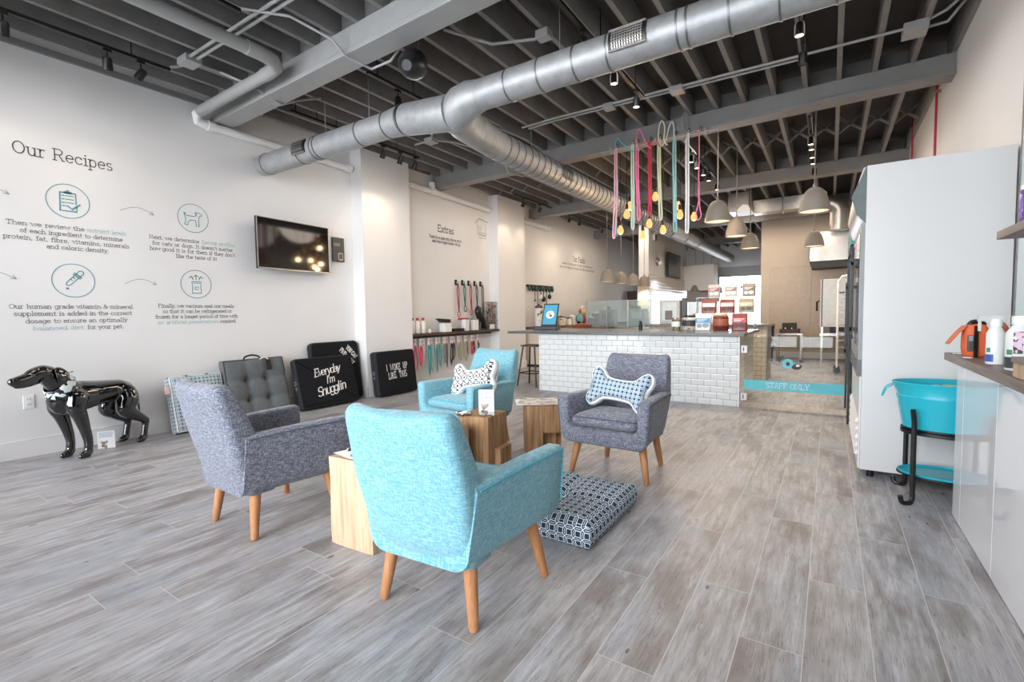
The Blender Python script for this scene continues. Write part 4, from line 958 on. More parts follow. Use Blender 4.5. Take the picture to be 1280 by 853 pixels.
# ================================================================= glossy dog statue
def dog_statue():
    root = thing('dog_statue', 'glossy black life size dog statue wearing a patterned bandana', 'dog statue', (-5.47, 1.35, 0))
    ang = math.atan2(.905, -.425); root.rotation_euler.z = ang          # local +x runs to the tail, -y towards the room
    def tube(mb, pts, rad, n=14):
        P = catmull([Vector(p) for p in pts], 5); k = len(P); q = []
        m = len(rad)-1
        for i in range(k):
            f = i/(k-1)*m; a = min(int(f), m-1); q.append(rad[a]+(rad[a+1]-rad[a])*(f-a))
        mb.tube(P, q, n); mb.ball(P[0], q[0]*.98, 10, 6); mb.ball(P[-1], q[-1]*.98, 10, 6)
    b = MB()
    def oval(mb, pts, n=18):                                            # trunk rings: x, zc, half height, half width
        P = pts; rings = []
        for (x, zc, hh, hw, tl) in P: rings.append([(x+tl*math.sin(2*PI*j/n), hw*math.cos(2*PI*j/n), zc+hh*math.sin(2*PI*j/n)) for j in range(n)])
        mb.loft(rings)
    oval(b, [(-.165,.545,.02,.02,0), (-.152,.535,.07,.055,0), (-.11,.53,.115,.082,.01), (-.03,.528,.145,.105,.02), (.06,.53,.145,.116,.0), (.16,.532,.128,.114,0), (.27,.535,.112,.104,0), (.36,.535,.104,.10,0), (.45,.528,.102,.104,0), (.53,.512,.088,.09,0), (.585,.495,.05,.055,0), (.60,.49,.012,.012,0)])
    tube(b, [(.02,0,.57), (-.06,0,.64), (-.12,0,.70), (-.165,0,.755)], [.108,.096,.080,.068])      # neck
    tube(b, [(-.145,0,.762), (-.20,0,.772), (-.26,0,.765), (-.30,0,.752)], [.058,.064,.054,.042])  # skull
    tube(b, [(-.26,0,.748), (-.33,0,.733), (-.39,0,.722), (-.412,0,.724)], [.054,.046,.041,.034])  # muzzle
    tube(b, [(-.25,0,.715), (-.33,0,.697), (-.385,0,.690)], [.038,.033,.025])                      # jaw
    b.ball((-.424,0,.738), .016, 10, 8, (1,1.1,.8))
    for s in (-1, 1): b.ball((-.262, s*.030, .790), .017, 10, 8)                                   # brows
    tube(b, [(.585,0,.50), (.615,0,.45), (.64,0,.37), (.652,0,.285)], [.026,.018,.013,.008])       # tail
    for s in (-1, 1):
        tube(b, [(-.01, s*.085,.53), (-.03, s*.095,.45), (.00, s*.095,.37), (.035, s*.092,.25), (.058, s*.092,.14), (.052, s*.092,.05)], [.080,.068,.054,.042,.034,.033])
        b.ball((.075, s*.092,.135), .020, 8, 6)
        tube(b, [(.058, s*.092,.05), (.03, s*.093,.030), (-.010, s*.094,.022)], [.033,.037,.026])
        for q in (-.014, 0, .014): b.ball((-.012, s*.094+q,.017), .013, 8, 6, (1.4,.8,1.1))
        tube(b, [(.46, s*.06,.50), (.45, s*.085,.43), (.415, s*.095,.355), (.47, s*.10,.30), (.55, s*.10,.245), (.612, s*.10,.205)], [.092,.094,.076,.058,.044,.033])
        b.ball((.63, s*.10,.212), .020, 8, 6)
        tube(b, [(.618, s*.10,.20), (.600, s*.10,.12), (.585, s*.10,.045)], [.033,.029,.030])
        tube(b, [(.590, s*.10,.045), (.565, s*.10,.026), (.53, s*.10,.02)], [.030,.034,.024])
        for q in (-.013, 0, .013): b.ball((.528, s*.10+q,.015), .012, 8, 6, (1.4,.8,1.1))
    o = b.build('body', M['dog'], root)
    r_ = o.modifiers.new('r', 'REMESH'); r_.mode = 'VOXEL'; r_.voxel_size = .008; r_.use_smooth_shade = True
    s_ = o.modifiers.new('s', 'SMOOTH'); s_.iterations = 7; s_.factor = .5
    for s in (-1, 1):                                                    # hanging ears
        e = MB(); rings = []
        for (x, z, w, y) in ((-.125,.812,.022,.052), (-.118,.785,.044,.074), (-.112,.75,.054,.090), (-.112,.71,.052,.095), (-.12,.675,.036,.094), (-.125,.66,.012,.090)):
            rings.append([(x+w*math.cos(2*PI*j/12), s*(y+.009*math.sin(2*PI*j/12)), z) for j in range(12)])
        e.loft(rings); ear = e.build('ear', M['dog'], root, sub=1, angle=180)
        e = MB(); e.ball((-.30, s*.040,.768), .010, 10, 8); e.build('eye', M['dog'], root)
    k = MB(); n = 28; rings = []                                         # patterned bandana
    for (f, rr) in ((-.045, .112), (-.03, .122), (.0, .119), (.03, .110), (.042, .100)):
        rings.append([(-.078-f*.7+.0+rr*math.sin(2*PI*j/n)*.62, rr*.92*math.cos(2*PI*j/n), .648+f*.72+rr*math.sin(2*PI*j/n)*.80) for j in range(n)])
    k.loft(rings, cap=False)
    k.add([(-.155,-.05,.60), (-.155,.05,.60), (-.185,0,.545), (-.150,-.05,.603), (-.150,.05,.603), (-.180,0,.545)], [(0,1,2), (5,4,3), (0,3,4,1), (1,4,5,2), (2,5,3,0)])
    k.add([(-.02,-.02,.735), (-.01,.02,.735), (.05,.03,.75), (.055,-.01,.745), (-.02,-.02,.742), (-.01,.02,.742), (.05,.03,.757), (.055,-.01,.752)], [(0,1,2,3), (7,6,5,4), (0,4,5,1), (1,5,6,2), (2,6,7,3), (3,7,4,0)])
    k.build('bandana', print_mat('bandana_print', '#17191b', ['#f0f0ee', '#cfe7e8', '#e8e8e8'], 30, .46), root)
    return root
dog_statue()
# ================================================================= lettering and icons on the left wall
WT = basis((XL+.002, 0, 0), (0,1,0), (0,0,1), (1,0,0))
def wall_thing(name, label, cat, y, z, group=None): return thing(name, label, cat, (XL+.002, y, z), 0, group)
def fin(mb, name, m, root): return local(mb, root).build(name, m, root, smooth=False)
t = wall_thing('lettering_decal', 'dark slab serif lettering reading Our Recipes above the icons', 'wall lettering', 1.53, 2.66)
b = MB(); put_text(b, 'Our Recipes', 1.532, 2.645, .100, w=.085, adv=1.04, M4=WT, sx=1.0); fin(b, 'letters', M['letter'], t)
def fit(mb, s, y0, y1, z, size, m4=WT, w=.10):
    k = (y1-y0)/(text_width(s)*size); put_text(mb, s, (y0+y1)/2, z, size, w=w, sx=k, M4=m4)
def step(label, yc, zc, icon, lines, hl):
    t = wall_thing('recipe_decal', label, 'wall decal', yc, zc, 'recipe step decals')
    b = MB(); ring(b, yc, zc, .153, .0065, 48, WT); fin(b, 'icon_ring', M['tealvinyl'], t)
    b = MB(); icon(b, yc, zc); fin(b, 'icon', M['tealvinyl'], t)
    for (s, y0, y1, z, kind) in lines:
        b = MB(); fit(b, s, y0, y1, z, .037); fin(b, 'caption_highlight' if kind else 'caption', M['palevinyl'] if kind else M['letter'], t)
    return t
def ic_list(b, y, z):
    R_ = lambda p, w=.010: ribbon(b, [(y+a, z+c) for a, c in p], w, WT)
    R_([(-.055,.075),(-.06,-.09),(.058,-.09),(.058,-.045)]); R_([(-.055,.075),(.055,.075),(.055,-.02)])
    b.add([tuple(WT @ Vector((y+a, z+c, 0))) for a, c in ((-.03,.066),(.03,.066),(.028,.088),(.012,.090),(.010,.10),(-.010,.10),(-.012,.090),(-.028,.088))], [tuple(range(8))])
    for k in range(4):
        q = .048-k*.031; R_([(-.040,q),(-.030,q)], .010); R_([(-.018,q),(.036 if k < 3 else -.004,q)], .008)
    R_([(.000,-.048),(.024,-.072),(.082,-.020)], .012)
def ic_dog(b, y, z):
    p = [(-.09,.058),(-.082,.012),(-.075,-.01),(-.078,-.05),(-.09,-.072),(-.06,-.082),(-.052,-.05),(-.03,-.022),(.022,-.022),(.028,-.085),(.055,-.085),(.052,-.02),(.062,.03),(.085,.035),(.088,.05),(.06,.066),(.02,.062),(.03,.035),(.012,.022),(-.065,.022),(-.078,.045)]
    ribbon(b, [(y+a, z+c) for a, c in p+[p[0]]], .0075, WT); ribbon(b, [(y+.03, z+.062), (y+.028, z+.035), (y+.042, z+.03)], .0065, WT)
def ic_drop(b, y, z):
    def T(a, c): 
        r_ = R(-42); return (y+a*math.cos(r_)-c*math.sin(r_)-.0, z+a*math.sin(r_)+c*math.cos(r_)+.012)
    Q = lambda p, w=.0075: ribbon(b, [T(a, c) for a, c in p], w, WT)
    Q([(-.018,.035),(-.018,-.055),(-.008,-.075),(.008,-.075),(.018,-.055),(.018,.035)]); Q([(-.034,.035),(.034,.035),(.034,.05),(-.034,.05),(-.034,.035)]); Q([(-.018,.05),(-.020,.085),(-.008,.10),(.008,.10),(.020,.085),(.018,.05)])
    Q([(-.016,.01),(.0,.01)]); Q([(-.016,-.015),(.0,-.015)]); b.add([tuple(WT @ Vector((y-.048+.011*math.cos(a), z-.075+.011*math.sin(a), 0))) for a in [2*PI*i/12 for i in range(12)]], [tuple(range(12))])
def ic_bag(b, y, z):
    Q = lambda p, w=.0075: ribbon(b, [(y+a, z+c) for a, c in p], w, WT)
    Q([(-.045,.025),(-.038,-.03),(-.045,-.10),(.05,-.10),(.044,-.03),(.05,.025),(-.045,.025)]); Q(A_(.004,-.045,.018,.016,0,300)); Q([(-.045,.01),(.048,.01)], .005)
    for a, c in ((-.05,.085),(0,.10),(.05,.085)): Q([(a*.55,.045),(a,c)]); Q([(a-.018,c-.016),(a,c),(a+.020,c-.018)])
step('checklist icon with caption about reviewing nutrient levels, under Our Recipes', 1.53, 2.29, ic_list, [
    ('Then we review the', 1.113, 1.635, 2.030, 0), ('nutrient levels', 1.655, 1.955, 2.030, 1), ('of each ingredient to determine', 1.195, 1.925, 1.969, 0), ('protein, fat, fibre, vitamins, minerals', 1.09, 1.978, 1.907, 0), ('and caloric density.', 1.36, 1.81, 1.846, 0)], 0)
step('dog outline icon with caption about flavour profiles, near the television', 2.575, 2.297, ic_dog, [
    ('Next, we determine', 2.148, 2.625, 2.030, 0), ('flavour profiles', 2.645, 3.01, 2.030, 1), ('for cats or dogs. It doesn\'t matter', 2.175, 2.985, 1.971, 0), ('how good it is for them if they don\'t', 2.15, 3.005, 1.913, 0), ('like the taste of it!', 2.385, 2.80, 1.853, 0)], 0)
step('dropper icon with caption about the vitamin and mineral supplement', 1.533, 1.565, ic_drop, [
    ('Our human grade vitamin & mineral', 1.095, 1.976, 1.306, 0), ('supplement is added in the correct', 1.12, 1.965, 1.243, 0), ('dosage to ensure an optimally', 1.19, 1.925, 1.177, 0), ('balanced diet', 1.235, 1.585, 1.113, 1), ('for your pet.', 1.61, 1.89, 1.113, 0)], 0)
step('food pouch icon with caption about vacuum sealing, below the dog outline', 2.572, 1.576, ic_bag, [
    ('Finally, we vacuum seal our meals', 2.195, 2.965, 1.318, 0), ('so that it can be refrigerated or', 2.235, 2.94, 1.260, 0), ('frozen for a longer period of time with', 2.165, 3.005, 1.202, 0), ('no artificial preservatives', 2.185, 2.785, 1.144, 1), ('required.', 2.805, 2.985, 1.144, 0)], 0)
def arrow(label, p0, p1, up):
    t = wall_thing('arrow_decal', label, 'wall decal', (p0[0]+p1[0])/2, p0[1], 'grey curved arrow decals'); b = MB(); n = 12
    pts = [(p0[0]+(p1[0]-p0[0])*i/n, p0[1]+(p1[1]-p0[1])*i/n+up*math.sin(PI*(i/n)*.95)) for i in range(n+1)]
    ribbon(b, pts, .006, WT); e = Vector(pts[-1]); d = (Vector(pts[-1])-Vector(pts[-2])).normalized()
    for s in (-1, 1): q = Matrix.Rotation(s*R(150), 2) @ d; ribbon(b, [tuple(e), tuple(e+q*.034)], .006, WT)
    fin(b, 'arrow', M['arrowvinyl'], t)
arrow('grey curved arrow from checklist icon to dog outline icon', (1.92, 2.275), (2.20, 2.265), .055); arrow('grey curved arrow from dropper icon to food pouch icon', (1.925, 1.555), (2.19, 1.545), .055)
arrow('grey arrow cut off by the photo edge, upper one beside the checklist', (.85, 2.29), (1.145, 2.272), .055); arrow('grey arrow cut off by the photo edge, lower one beside the dropper', (.86, 1.58), (1.15, 1.553), .055)
t = wall_thing('lettering_decal', 'lettering reading Extras with a two line caption between the columns', 'wall lettering', 6.77, 2.72)
b = MB(); fit(b, 'Extras', 6.55, 7.0, 2.685, .115, w=.12); fin(b, 'letters', M['letter'], t)
for q in (('Thanks for an made extras that are sure to', 6.33, 7.22, 2.555), ('make those doggies bounce with joy', 6.40, 7.18, 2.485)): b = MB(); fit(b, *q, .05, w=.12); fin(b, 'caption', M['letter'], t)
t = wall_thing('lettering_decal', 'far wall lettering reading Our Packs with two lines under it', 'wall lettering', 12.35, 2.64)
b = MB(); fit(b, 'Our Packs', 11.95, 12.75, 2.60, .14, w=.12); fin(b, 'letters', M['letter'], t)
for q in (('meals to suit pets of every size and age', 11.35, 13.2, 2.49), ('ask us to help you choose the right pack for them', 11.2, 13.4, 2.39)): b = MB(); fit(b, *q, .05, w=.14); fin(b, 'caption', M['letter'], t)
t = wall_thing('recipe_decal', 'faint grey house shaped decal at the corner of the Extras wall', 'wall decal', 7.88, 2.92)
b = MB()
ribbon(b, [(7.66,3.00),(7.78,3.10),(8.06,3.06)], .02, WT); ribbon(b, [(7.72,3.0),(7.72,2.80),(8.0,2.78),(8.0,3.0)], .012, WT); ring(b, 7.80, 2.9, .04, .012, 14, WT)
for k in range(3): ribbon(b, [(7.76,2.83-.05*k),(8.02,2.82-.05*k)], .012, WT)
fin(b, 'lines', M['arrowvinyl'], t)

# ------------- television, wall box, outlet
tv = thing('television', 'silver edged flat television reflecting amber bulbs, beside the dark wall box', 'television', (-5.74, 3.70, 2.095))
ty, tz, w2, h2 = 0, 0, .528, .312
tv.rotation_euler = (0, 0, R(5))
b = MB(); b.box(-.03, -w2, -h2, 0.0, w2, h2); b.build('housing', M['black'], tv, smooth=False, bevel=.004)
b = MB()
for q in ((-w2, -h2, w2, -h2+.020), (-w2, h2-.008, w2, h2), (-w2, -h2, -w2+.009, h2), (w2-.009, -h2, w2, h2)): b.box(.001, q[0], q[1], .009, q[2], q[3])
b.build('bezel', M['tvbez'], tv, smooth=False)
b = MB(); b.box(.0005, -w2+.009, -h2+.02, .005, w2-.009, h2-.008); b.build('screen', M['screen'], tv, smooth=False)
b = MB(); b.box(-.105, -.2, -.2, -.03, .2, .2); b.build('wall_bracket', M['black'], tv, smooth=False)
wb = thing('media_box', 'dark grey wall box between the television and first column', 'wall box', (XL+.002, 4.43, 2.14))
b = MB(); b.box(0, -.095, -.17, .03, .095, .17); b.build('housing', plain('dark_grey_box', '#4f4e4d', .5), wb, smooth=False, bevel=.004)
b = MB(); b.box(.03, -.085, .05, .036, .02, .09); b.build('label', plain('beige_label', '#8d8378', .6), wb, smooth=False); b = MB()
for q in ((-.02, -.15, .07, -.13), (-.02, -.06, .07, -.04), (-.02, -.15, -.0, -.04), (.055, -.15, .07, -.04)): b.box(.03, q[0], q[1], .035, q[2], q[3])
b.build('port_frame', M['galv'], wb, smooth=False)
ol = thing('power_outlet', 'white double wall outlet below the head of the dog statue', 'outlet', (XL+.002, 1.175, .487))
b = MB(); b.box(0, -.036, -.06, .006, .036, .06); b.build('cover_plate', M['white'], ol, smooth=False, bevel=.003)
b = MB()
for z in (-.024, .024): b.prism([(q[0], q[1]+z) for q in rrect(.034, .034, .012, 4)], 'x', .006, .009)
s = b.build('socket_face', M['trimw'], ol, smooth=False); b = MB()
for z in (-.024, .024):
    for y in (-.007, .007): b.box(.009, y-.0015, z-.004, .0095, y+.0015, z+.009)
b.build('slot', M['black'], ol, smooth=False)

# ================================================================= shelf between the columns, packaged leashes and hooks
sh = thing('display_shelf', 'dark wood shelf between the two columns under the Extras lettering', 'shelf', (XL, 6.87, .88))
b = MB(); b.box(.001, -1.225, -.03, .24, 1.225, .012); b.build('board', M['darkshelf'], sh, smooth=False, bevel=.003)
b = MB(); b.box(.001, -1.225, -.075, .03, 1.225, -.03); b.build('hook_rail', M['darkshelf'], sh, smooth=False)
def top_tex(n, col): return plain('card_print_'+n, col, .6)
LC = [('pink', '#d8506e'), ('hot pink', '#e23f63'), ('white', '#dcd8d6'), ('teal', '#2f9a9c'), ('pale teal', '#7fbdb9'), ('sea green', '#1f7f7a'), ('turquoise', '#3fa7a5'), ('grey', '#7d7d7d'), ('charcoal', '#3d3d40'), ('black', '#222225'), ('dark brown', '#4c403a'), ('olive', '#8d8f62'), ('pale green', '#a9b58a'), ('sage', '#9aa37e'), ('red', '#b43a44'), ('crimson', '#c04152'), ('maroon', '#7e2f3c'), ('small black', '#333336')]
leashm = {}
ORD = ['first', 'second', 'third', 'fourth', 'fifth', 'sixth', 'seventh', 'eighth', 'ninth', 'tenth', 'eleventh', 'twelfth', 'thirteenth', 'fourteenth', 'fifteenth', 'sixteenth', 'seventeenth', 'last']
cardm = plain('white_header_card', '#e6dedb', .6); cardp = plain('pink_header_print', '#c98b92', .6)
def packaged(i, y, n, col, L, dbl):
    m = leashm.setdefault(n, plain('webbing_'+n.replace(' ', '_'), col, .7))
    t = thing('packaged_leash', '%s leash on a white header card, %s from the first column' % (n, ORD[i]), 'leash', (XL+.14+.03*(i % 2), y, .80), 0, 'packaged leashes under the shelf')
    b = MB(); b.box(-.002, -.028, -.19, .002, .028, 0); c = b.build('header_card', cardm, t, smooth=False)
    b = MB(); b.box(.002, -.012, -.06, .003, .012, -.03); b.box(.002, -.016, -.13, .003, .016, -.10); b.build('card_print', cardp, c, smooth=False)
    b = MB(); rnd = random.Random(i*3+1)
    for s in ((-1, 1) if dbl else (0,)):
        a = rnd.uniform(-.02, .02); y0 = s*.016
        pts = catmull([Vector((.006, y0*.6, -.12)), Vector((.010, y0*1.3, -.22)), Vector((.012, y0*1.5+a*.6, -.36)), Vector((.010, y0*.9+a, -L+.06)), Vector((.012, a*1.4, -L))], 5)
        b.loft([[(p[0]-.002, p[1]-.014, p[2]), (p[0]+.002, p[1]-.014, p[2]), (p[0]+.002, p[1]+.014, p[2]), (p[0]-.002, p[1]+.014, p[2])] for p in pts])
    b.build('strap', m, t, smooth=False)
    b = MB(); b.tube([(.012, a*1.2+.012*math.cos(q), -L+.03*math.sin(q)) for q in [2*PI*k/10 for k in range(10)]], .003, 6, closed=True); b.build('clip', M['galv'], t)
    return t
for i, (n, col) in enumerate(LC):
    packaged(i, 5.78+i*.098, n, col, (.52, .46, .30, .62, .56, .58, .50, .45, .52, .50, .42, .40, .44, .46, .38, .34, .30, .22)[i], i % 3 != 2)
# collars hanging from hooks on the wall
for i, (n, col, L) in enumerate((('red', '#9b3a42', .52), ('green', '#1f6f68', .42), ('crimson', '#a8323f', .48), ('dark green', '#39584f', .40), ('grey', '#4a4a4c', .75))):
    y = 7.02+i*.19
    hk = thing('leash_hook', 'black and white double hook holding the %s lead above the shelf' % n, 'hook', (XL+.001, y, 1.80), 0, 'wall hooks above the shelf')
    b = MB(); b.box(0, -.03, -.05, .012, .03, .05); b.tube([(.01,0,-.02),(.05,0,-.03),(.06,0,.02)], .006, 8); b.build('hook', M['black'], hk); b = MB(); b.ball((.03, .035, 0), .03, 10, 8); b.build('white_toy_cap', M['white'], hk)
    t = thing('dog_lead', '%s dog lead hanging from its hook above the shelf' % n, 'lead', (XL+.055, y, 1.775), 0, 'leads on the wall hooks')
    b = MB()
    for s in (-1, 1):
        pts = catmull([Vector((0, 0, .0)), Vector((.004, s*.025, -.1)), Vector((.006, s*.018, -L*.6)), Vector((.004, s*.004+.01, -L))], 5)
        b.loft([[(p[0]-.003, p[1]-.012, p[2]), (p[0]+.003, p[1]-.012, p[2]), (p[0]+.003, p[1]+.012, p[2]), (p[0]-.003, p[1]+.012, p[2])] for p in pts])
    b.build('strap', plain('lead_'+n.replace(' ', '_'), col, .7), t, smooth=False)
    b = MB(); b.tube([(.004, .01+.035*math.cos(q), -L-.05+.055*math.sin(q)) for q in [2*PI*k/12 for k in range(12)]], .008, 6, closed=True); b.build('buckle_loop', plain('lead_loop_'+n.replace(' ', '_'), '#3d3a3a', .5) if i % 2 else plain('lead_loop_'+n.replace(' ', '_'), col, .6), t)
# goods on the shelf
SZ = .893
def bottle_prof(r, h, neck=.4, cap=.18):
    return [(0, 0), (r*.94, 0), (r, .01*h+.002), (r, h*(1-cap-.16)), (r*neck, h*(1-cap))], [(r*neck*1.25, h*(1-cap)), (r*neck*1.25, h), (0, h)]
def bottle(label, loc, r, h, body, capm, labelm=None, group=None, name='bottle', neck=.42, cap=.17, n=18):
    t = thing(name, label, 'bottle', loc, 0, group); a, c = bottle_prof(r, h, neck, cap)
    b = MB(); b.lathe(a, n=n); b.build('body', body, t); b = MB(); b.lathe(c, n=n); b.build('cap', capm, t)
    if labelm: b = MB(); b.lathe([(r+.0006, h*.14), (r+.0012, h*.15), (r+.0012, h*.60), (r+.0006, h*.61)], n=n); b.build('printed_label', labelm, t)
    return t
redcap = plain('red_cap', '#b5303a', .4); creambody = plain('cream_bottle', '#e8e2d8', .35)
for i, y in enumerate((5.74, 5.86, 5.99)):
    bottle('white bottle with red cap, %s from the column on the dark shelf' % ORD[i], (XL+.13, y, SZ), .045, .26, creambody, redcap, None, 'red capped bottles on the shelf')
bottle('tiny white jar beside the red capped bottles on the shelf', (XL+.15, 6.13, SZ), .028, .07, creambody, M['white'])
bx = thing('gift_box', 'pale open box with a dark flap standing on the shelf', 'box', (XL+.13, 6.56, SZ))
b = MB(); b.box(-.07, -.085, 0, .07, .085, .15); b.build('carton', M['paper'], bx, smooth=False); b = MB(); b.prism([(-.20, .24), (.09, .22), (.085, .16), (-.10, .17)], 'x', -.06, .05); b.build('dark_flap', M['blackplastic'], bx, smooth=False)
tr = thing('tray', 'low black tray on the shelf beside the open box', 'tray', (XL+.13, 6.88, SZ)); b = MB(); b.loft([[(x*1., y, z) for x, y in rrect(.14, .26, .02, 3)] for z in (.0, .05)], cap=True); b.build('tray', M['blackplastic'], tr, smooth=False)
for i, (y, lb, w) in enumerate(((7.12, 'red and white display box with a fan shaped top on the shelf', .10), (7.40, 'white display box beside the red topped box on the shelf', .13))):
    t = thing('display_box', lb, 'box', (XL+.13, y, SZ)); b = MB(); b.box(-.05, -w*.55, 0, .05, w*.55, .21); b.build('carton', M['paper'], t, smooth=False)
    b = MB(); b.box(-.055, -w*(1.5 if not i else .7), .20, -.03, w*(1.5 if not i else .7), .24) if not i else b.box(-.055, -w*.6, .20, .055, w*.6, .215); b.build('top_card', redcap if not i else M['galv'], t, smooth=False)
ds = thing('harness_stand', 'black dog torso stand wearing a harness on the shelf', 'display stand', (XL+.13, 7.60, SZ))
b = MB(); b.tube(catmull([Vector((0,.10,.03)), Vector((0,.06,.16)), Vector((0,-.02,.26)), Vector((0,-.08,.36)), Vector((0,-.05,.44))], 4), [.05,.055,.06,.065,.07,.072,.075,.075,.073,.07,.068,.066,.066,.066,.062,.058,.05], 12); b.build('torso', M['blackplastic'], ds)
b = MB(); b.tube([(0,.16,.02),(0,.12,.14),(0,.03,.24)], .03, 10); b.tube([(.03,-.06,.0),(.03,-.05,.16)], .03, 10); b.build('limb', M['blackplastic'], ds)
for i, y in enumerate((7.88, 8.015)):
    t = thing('wire_basket', 'wire rack of small toys, %s one beside the second column' % ('nearer' if not i else 'further'), 'wire rack', (XL+.12, y, SZ), 0, 'wire racks on the shelf')
    b = MB()
    for k in range(6): b.tube([(-.08+.03*k, .06, 0), (-.08+.03*k, .06, .56-.02*(k % 2))], .003, 5); b.tube([(-.08+.03*k, -.06, 0), (-.08+.03*k, -.06, .56)], .003, 5)
    for z in (.02, .18, .36, .54): b.tube([(-.09,-.062,z),(.09,-.062,z),(.09,.062,z),(-.09,.062,z)], .004, 5, closed=True)
    b.build('wire_frame', M['galv'], t); b = MB(); rnd = random.Random(i)
    for k in range(14): b.ball((rnd.uniform(-.06,.08), rnd.uniform(-.03,.03), .06+.034*k), rnd.uniform(.022,.032), 8, 6)
    b.build('small_toys', print_mat('toy_mix_%d' % i, '#77716c', ['#3f3c3b', '#a04a4c', '#d5d0ca', '#5c5855'], 30, .45), t)['kind'] = 'stuff'
t = thing('price_card', 'small white price card on the shelf before the wire racks', 'card', (XL+.21, 7.88, SZ)); b = MB(); b.box(-.003, -.08, 0, .003, .08, .10); b.build('card', M['paper'], t, smooth=False); b = MB(); b.box(-.02, -.07, 0, .02, .07, .012); b.build('card_foot', M['galv'], t, smooth=False)
# far left wall: toy hooks and a long low counter with odds and ends
hb = thing('toy_rack', 'row of dark green hooks with hanging toys past the second column', 'hook rack', (XL+.001, 10.15, 1.84))
b = MB(); b.box(0, -.62, -.02, .02, .62, .03); b.build('rail', M['black'], hb, smooth=False)
for k in range(8):
    b = MB(); y = -.55+k*.157; b.tube([(.02,y,0),(.06,y,-.02),(.07,y,.03)], .012, 8); b.ball((.05, y, -.06), .055, 8, 6, (.7,.8,1.2)); b.build('hook', M['blackplastic'] if k % 2 else plain('green_hook_%d' % k, '#2f5b50', .5), hb)
for k, (y, L, col, r) in enumerate(((9.80, .30, '#5a5a58', .03), (9.92, .46, '#d8d4cf', .05), (10.08, .22, '#e3e1de', .06), (10.2, .26, '#1d1c1c', .07), (10.5, .20, '#1d1c1c', .06), (10.35, .45, '#8b8a86', .02))):
    t = thing('rope_toy', 'hanging toy, %s from the second column on the far hook row' % ORD[k], 'pet toy', (XL+.08, y, 1.80), 0, 'toys on the far hook row')
    b = MB(); b.tube([(0,0,0),(0,0,-L)], .008, 6); b.build('cord', M['blackgreyfab'], t); b = MB(); b.ball((0,0,-L), r, 10, 8, (.7,1,1)); b.build('toy', plain('toy_%d' % k, col, .6), t)
lc = thing('low_counter', 'long wood topped low counter along the wall under Our Packs', 'counter', (XL+.30, 12.0, 0))
b = MB(); b.box(-.299, -2.7, .05, .22, 2.7, .84); b.build('cabinet', M['beige'], lc, smooth=False); b = MB(); b.box(-.299, -2.72, .84, .27, 2.72, .89); b.build('worktop', M['darkshelf'], lc, smooth=False); b = MB(); b.box(-.299, -2.68, 0, .18, 2.68, .05); b.build('plinth', M['blackplastic'], lc, smooth=False)
CZ = .891
pl = thing('plush_toy', 'red and white plush dog toy seated on the far counter', 'plush toy', (XL+.28, 11.95, CZ))
b = MB(); b.ball((0,0,.13), .13, 12, 8, (.8,.9,1)); b.ball((0,.06,.05), .06, 8, 6, (1.6,.8,.8)); b.build('body', plain('red_plush', '#9c2f38', .9), pl); b = MB(); b.ball((.02,0,.34), .12, 12, 8); b.ball((.12,0,.31), .05, 8, 6); b.build('head', plain('tan_plush', '#c9a582', .9), pl)
for s in (-1,1): b = MB(); b.ball((.0,s*.11,.32), .05, 8, 6, (.5,.7,1.7)); b.build('ear', plain('brown_plush_%d' % s, '#7c4a3a', .9), pl)
b = MB(); b.ball((0.02,-.02,.45), .05, 8, 6); b.build('white_hat', M['whitefab'], pl)
tk = thing('teal_cushion', 'round teal cushion beside the red plush toy', 'cushion', (XL+.34, 11.66, CZ)); b = MB(); b.ball((0,0,.15), .16, 14, 10, (.55,1,.95)); b.build('cover', plain('grey_teal_fabric', '#6f9a9c', .9), tk); b = MB(); b.ball((.02,-.08,.05), .07, 8, 6, (.6,1.4,.7)); b.build('dark_base', M['darkfab'], tk)
for k, (y, r, h, col, lb) in enumerate(((9.62, .09, .52, '#d9d3c9', 'spotted pale canister stack at the near end of the far counter'), (9.95, .12, .25, '#d8cdb8', 'pale basket on the far counter'), (10.25, .10, .30, '#8d7a66', 'brown basket on the far counter'), (10.7, .13, .24, '#c6b8a2', 'pale box with a dark top on the far counter'), (11.1, .09, .20, '#e1ddd6', 'white tub behind the tablet on the far counter'), (11.35, .08, .26, '#d5d0c8', 'white jug near the teal cushion'), (12.5, .11, .20, '#3b3632', 'dark round tin beyond the plush toy'), (12.9, .13, .34, '#2f2d2b', 'dark appliance beside the glass screens'))):
    t = thing('canister', lb, 'container', (XL+.28, y, CZ)); b = MB(); b.lathe([(0,0),(r*.92,0),(r,.01),(r,h*.82)], n=16); b.build('body', print_mat('canister_%d' % k, col, ['#3a3633', col, '#e7e2da'], 22, .55) if k in (0, 3) else plain('canister_%d' % k, col, .6), t); b = MB(); b.lathe([(r*1.02,h*.82),(r*1.02,h*.9),(r*.3,h*.95),(r*.3,h),(0,h)], n=16); b.build('lid', M['darkshelf'] if k in (0,3,4) else M['white'], t)
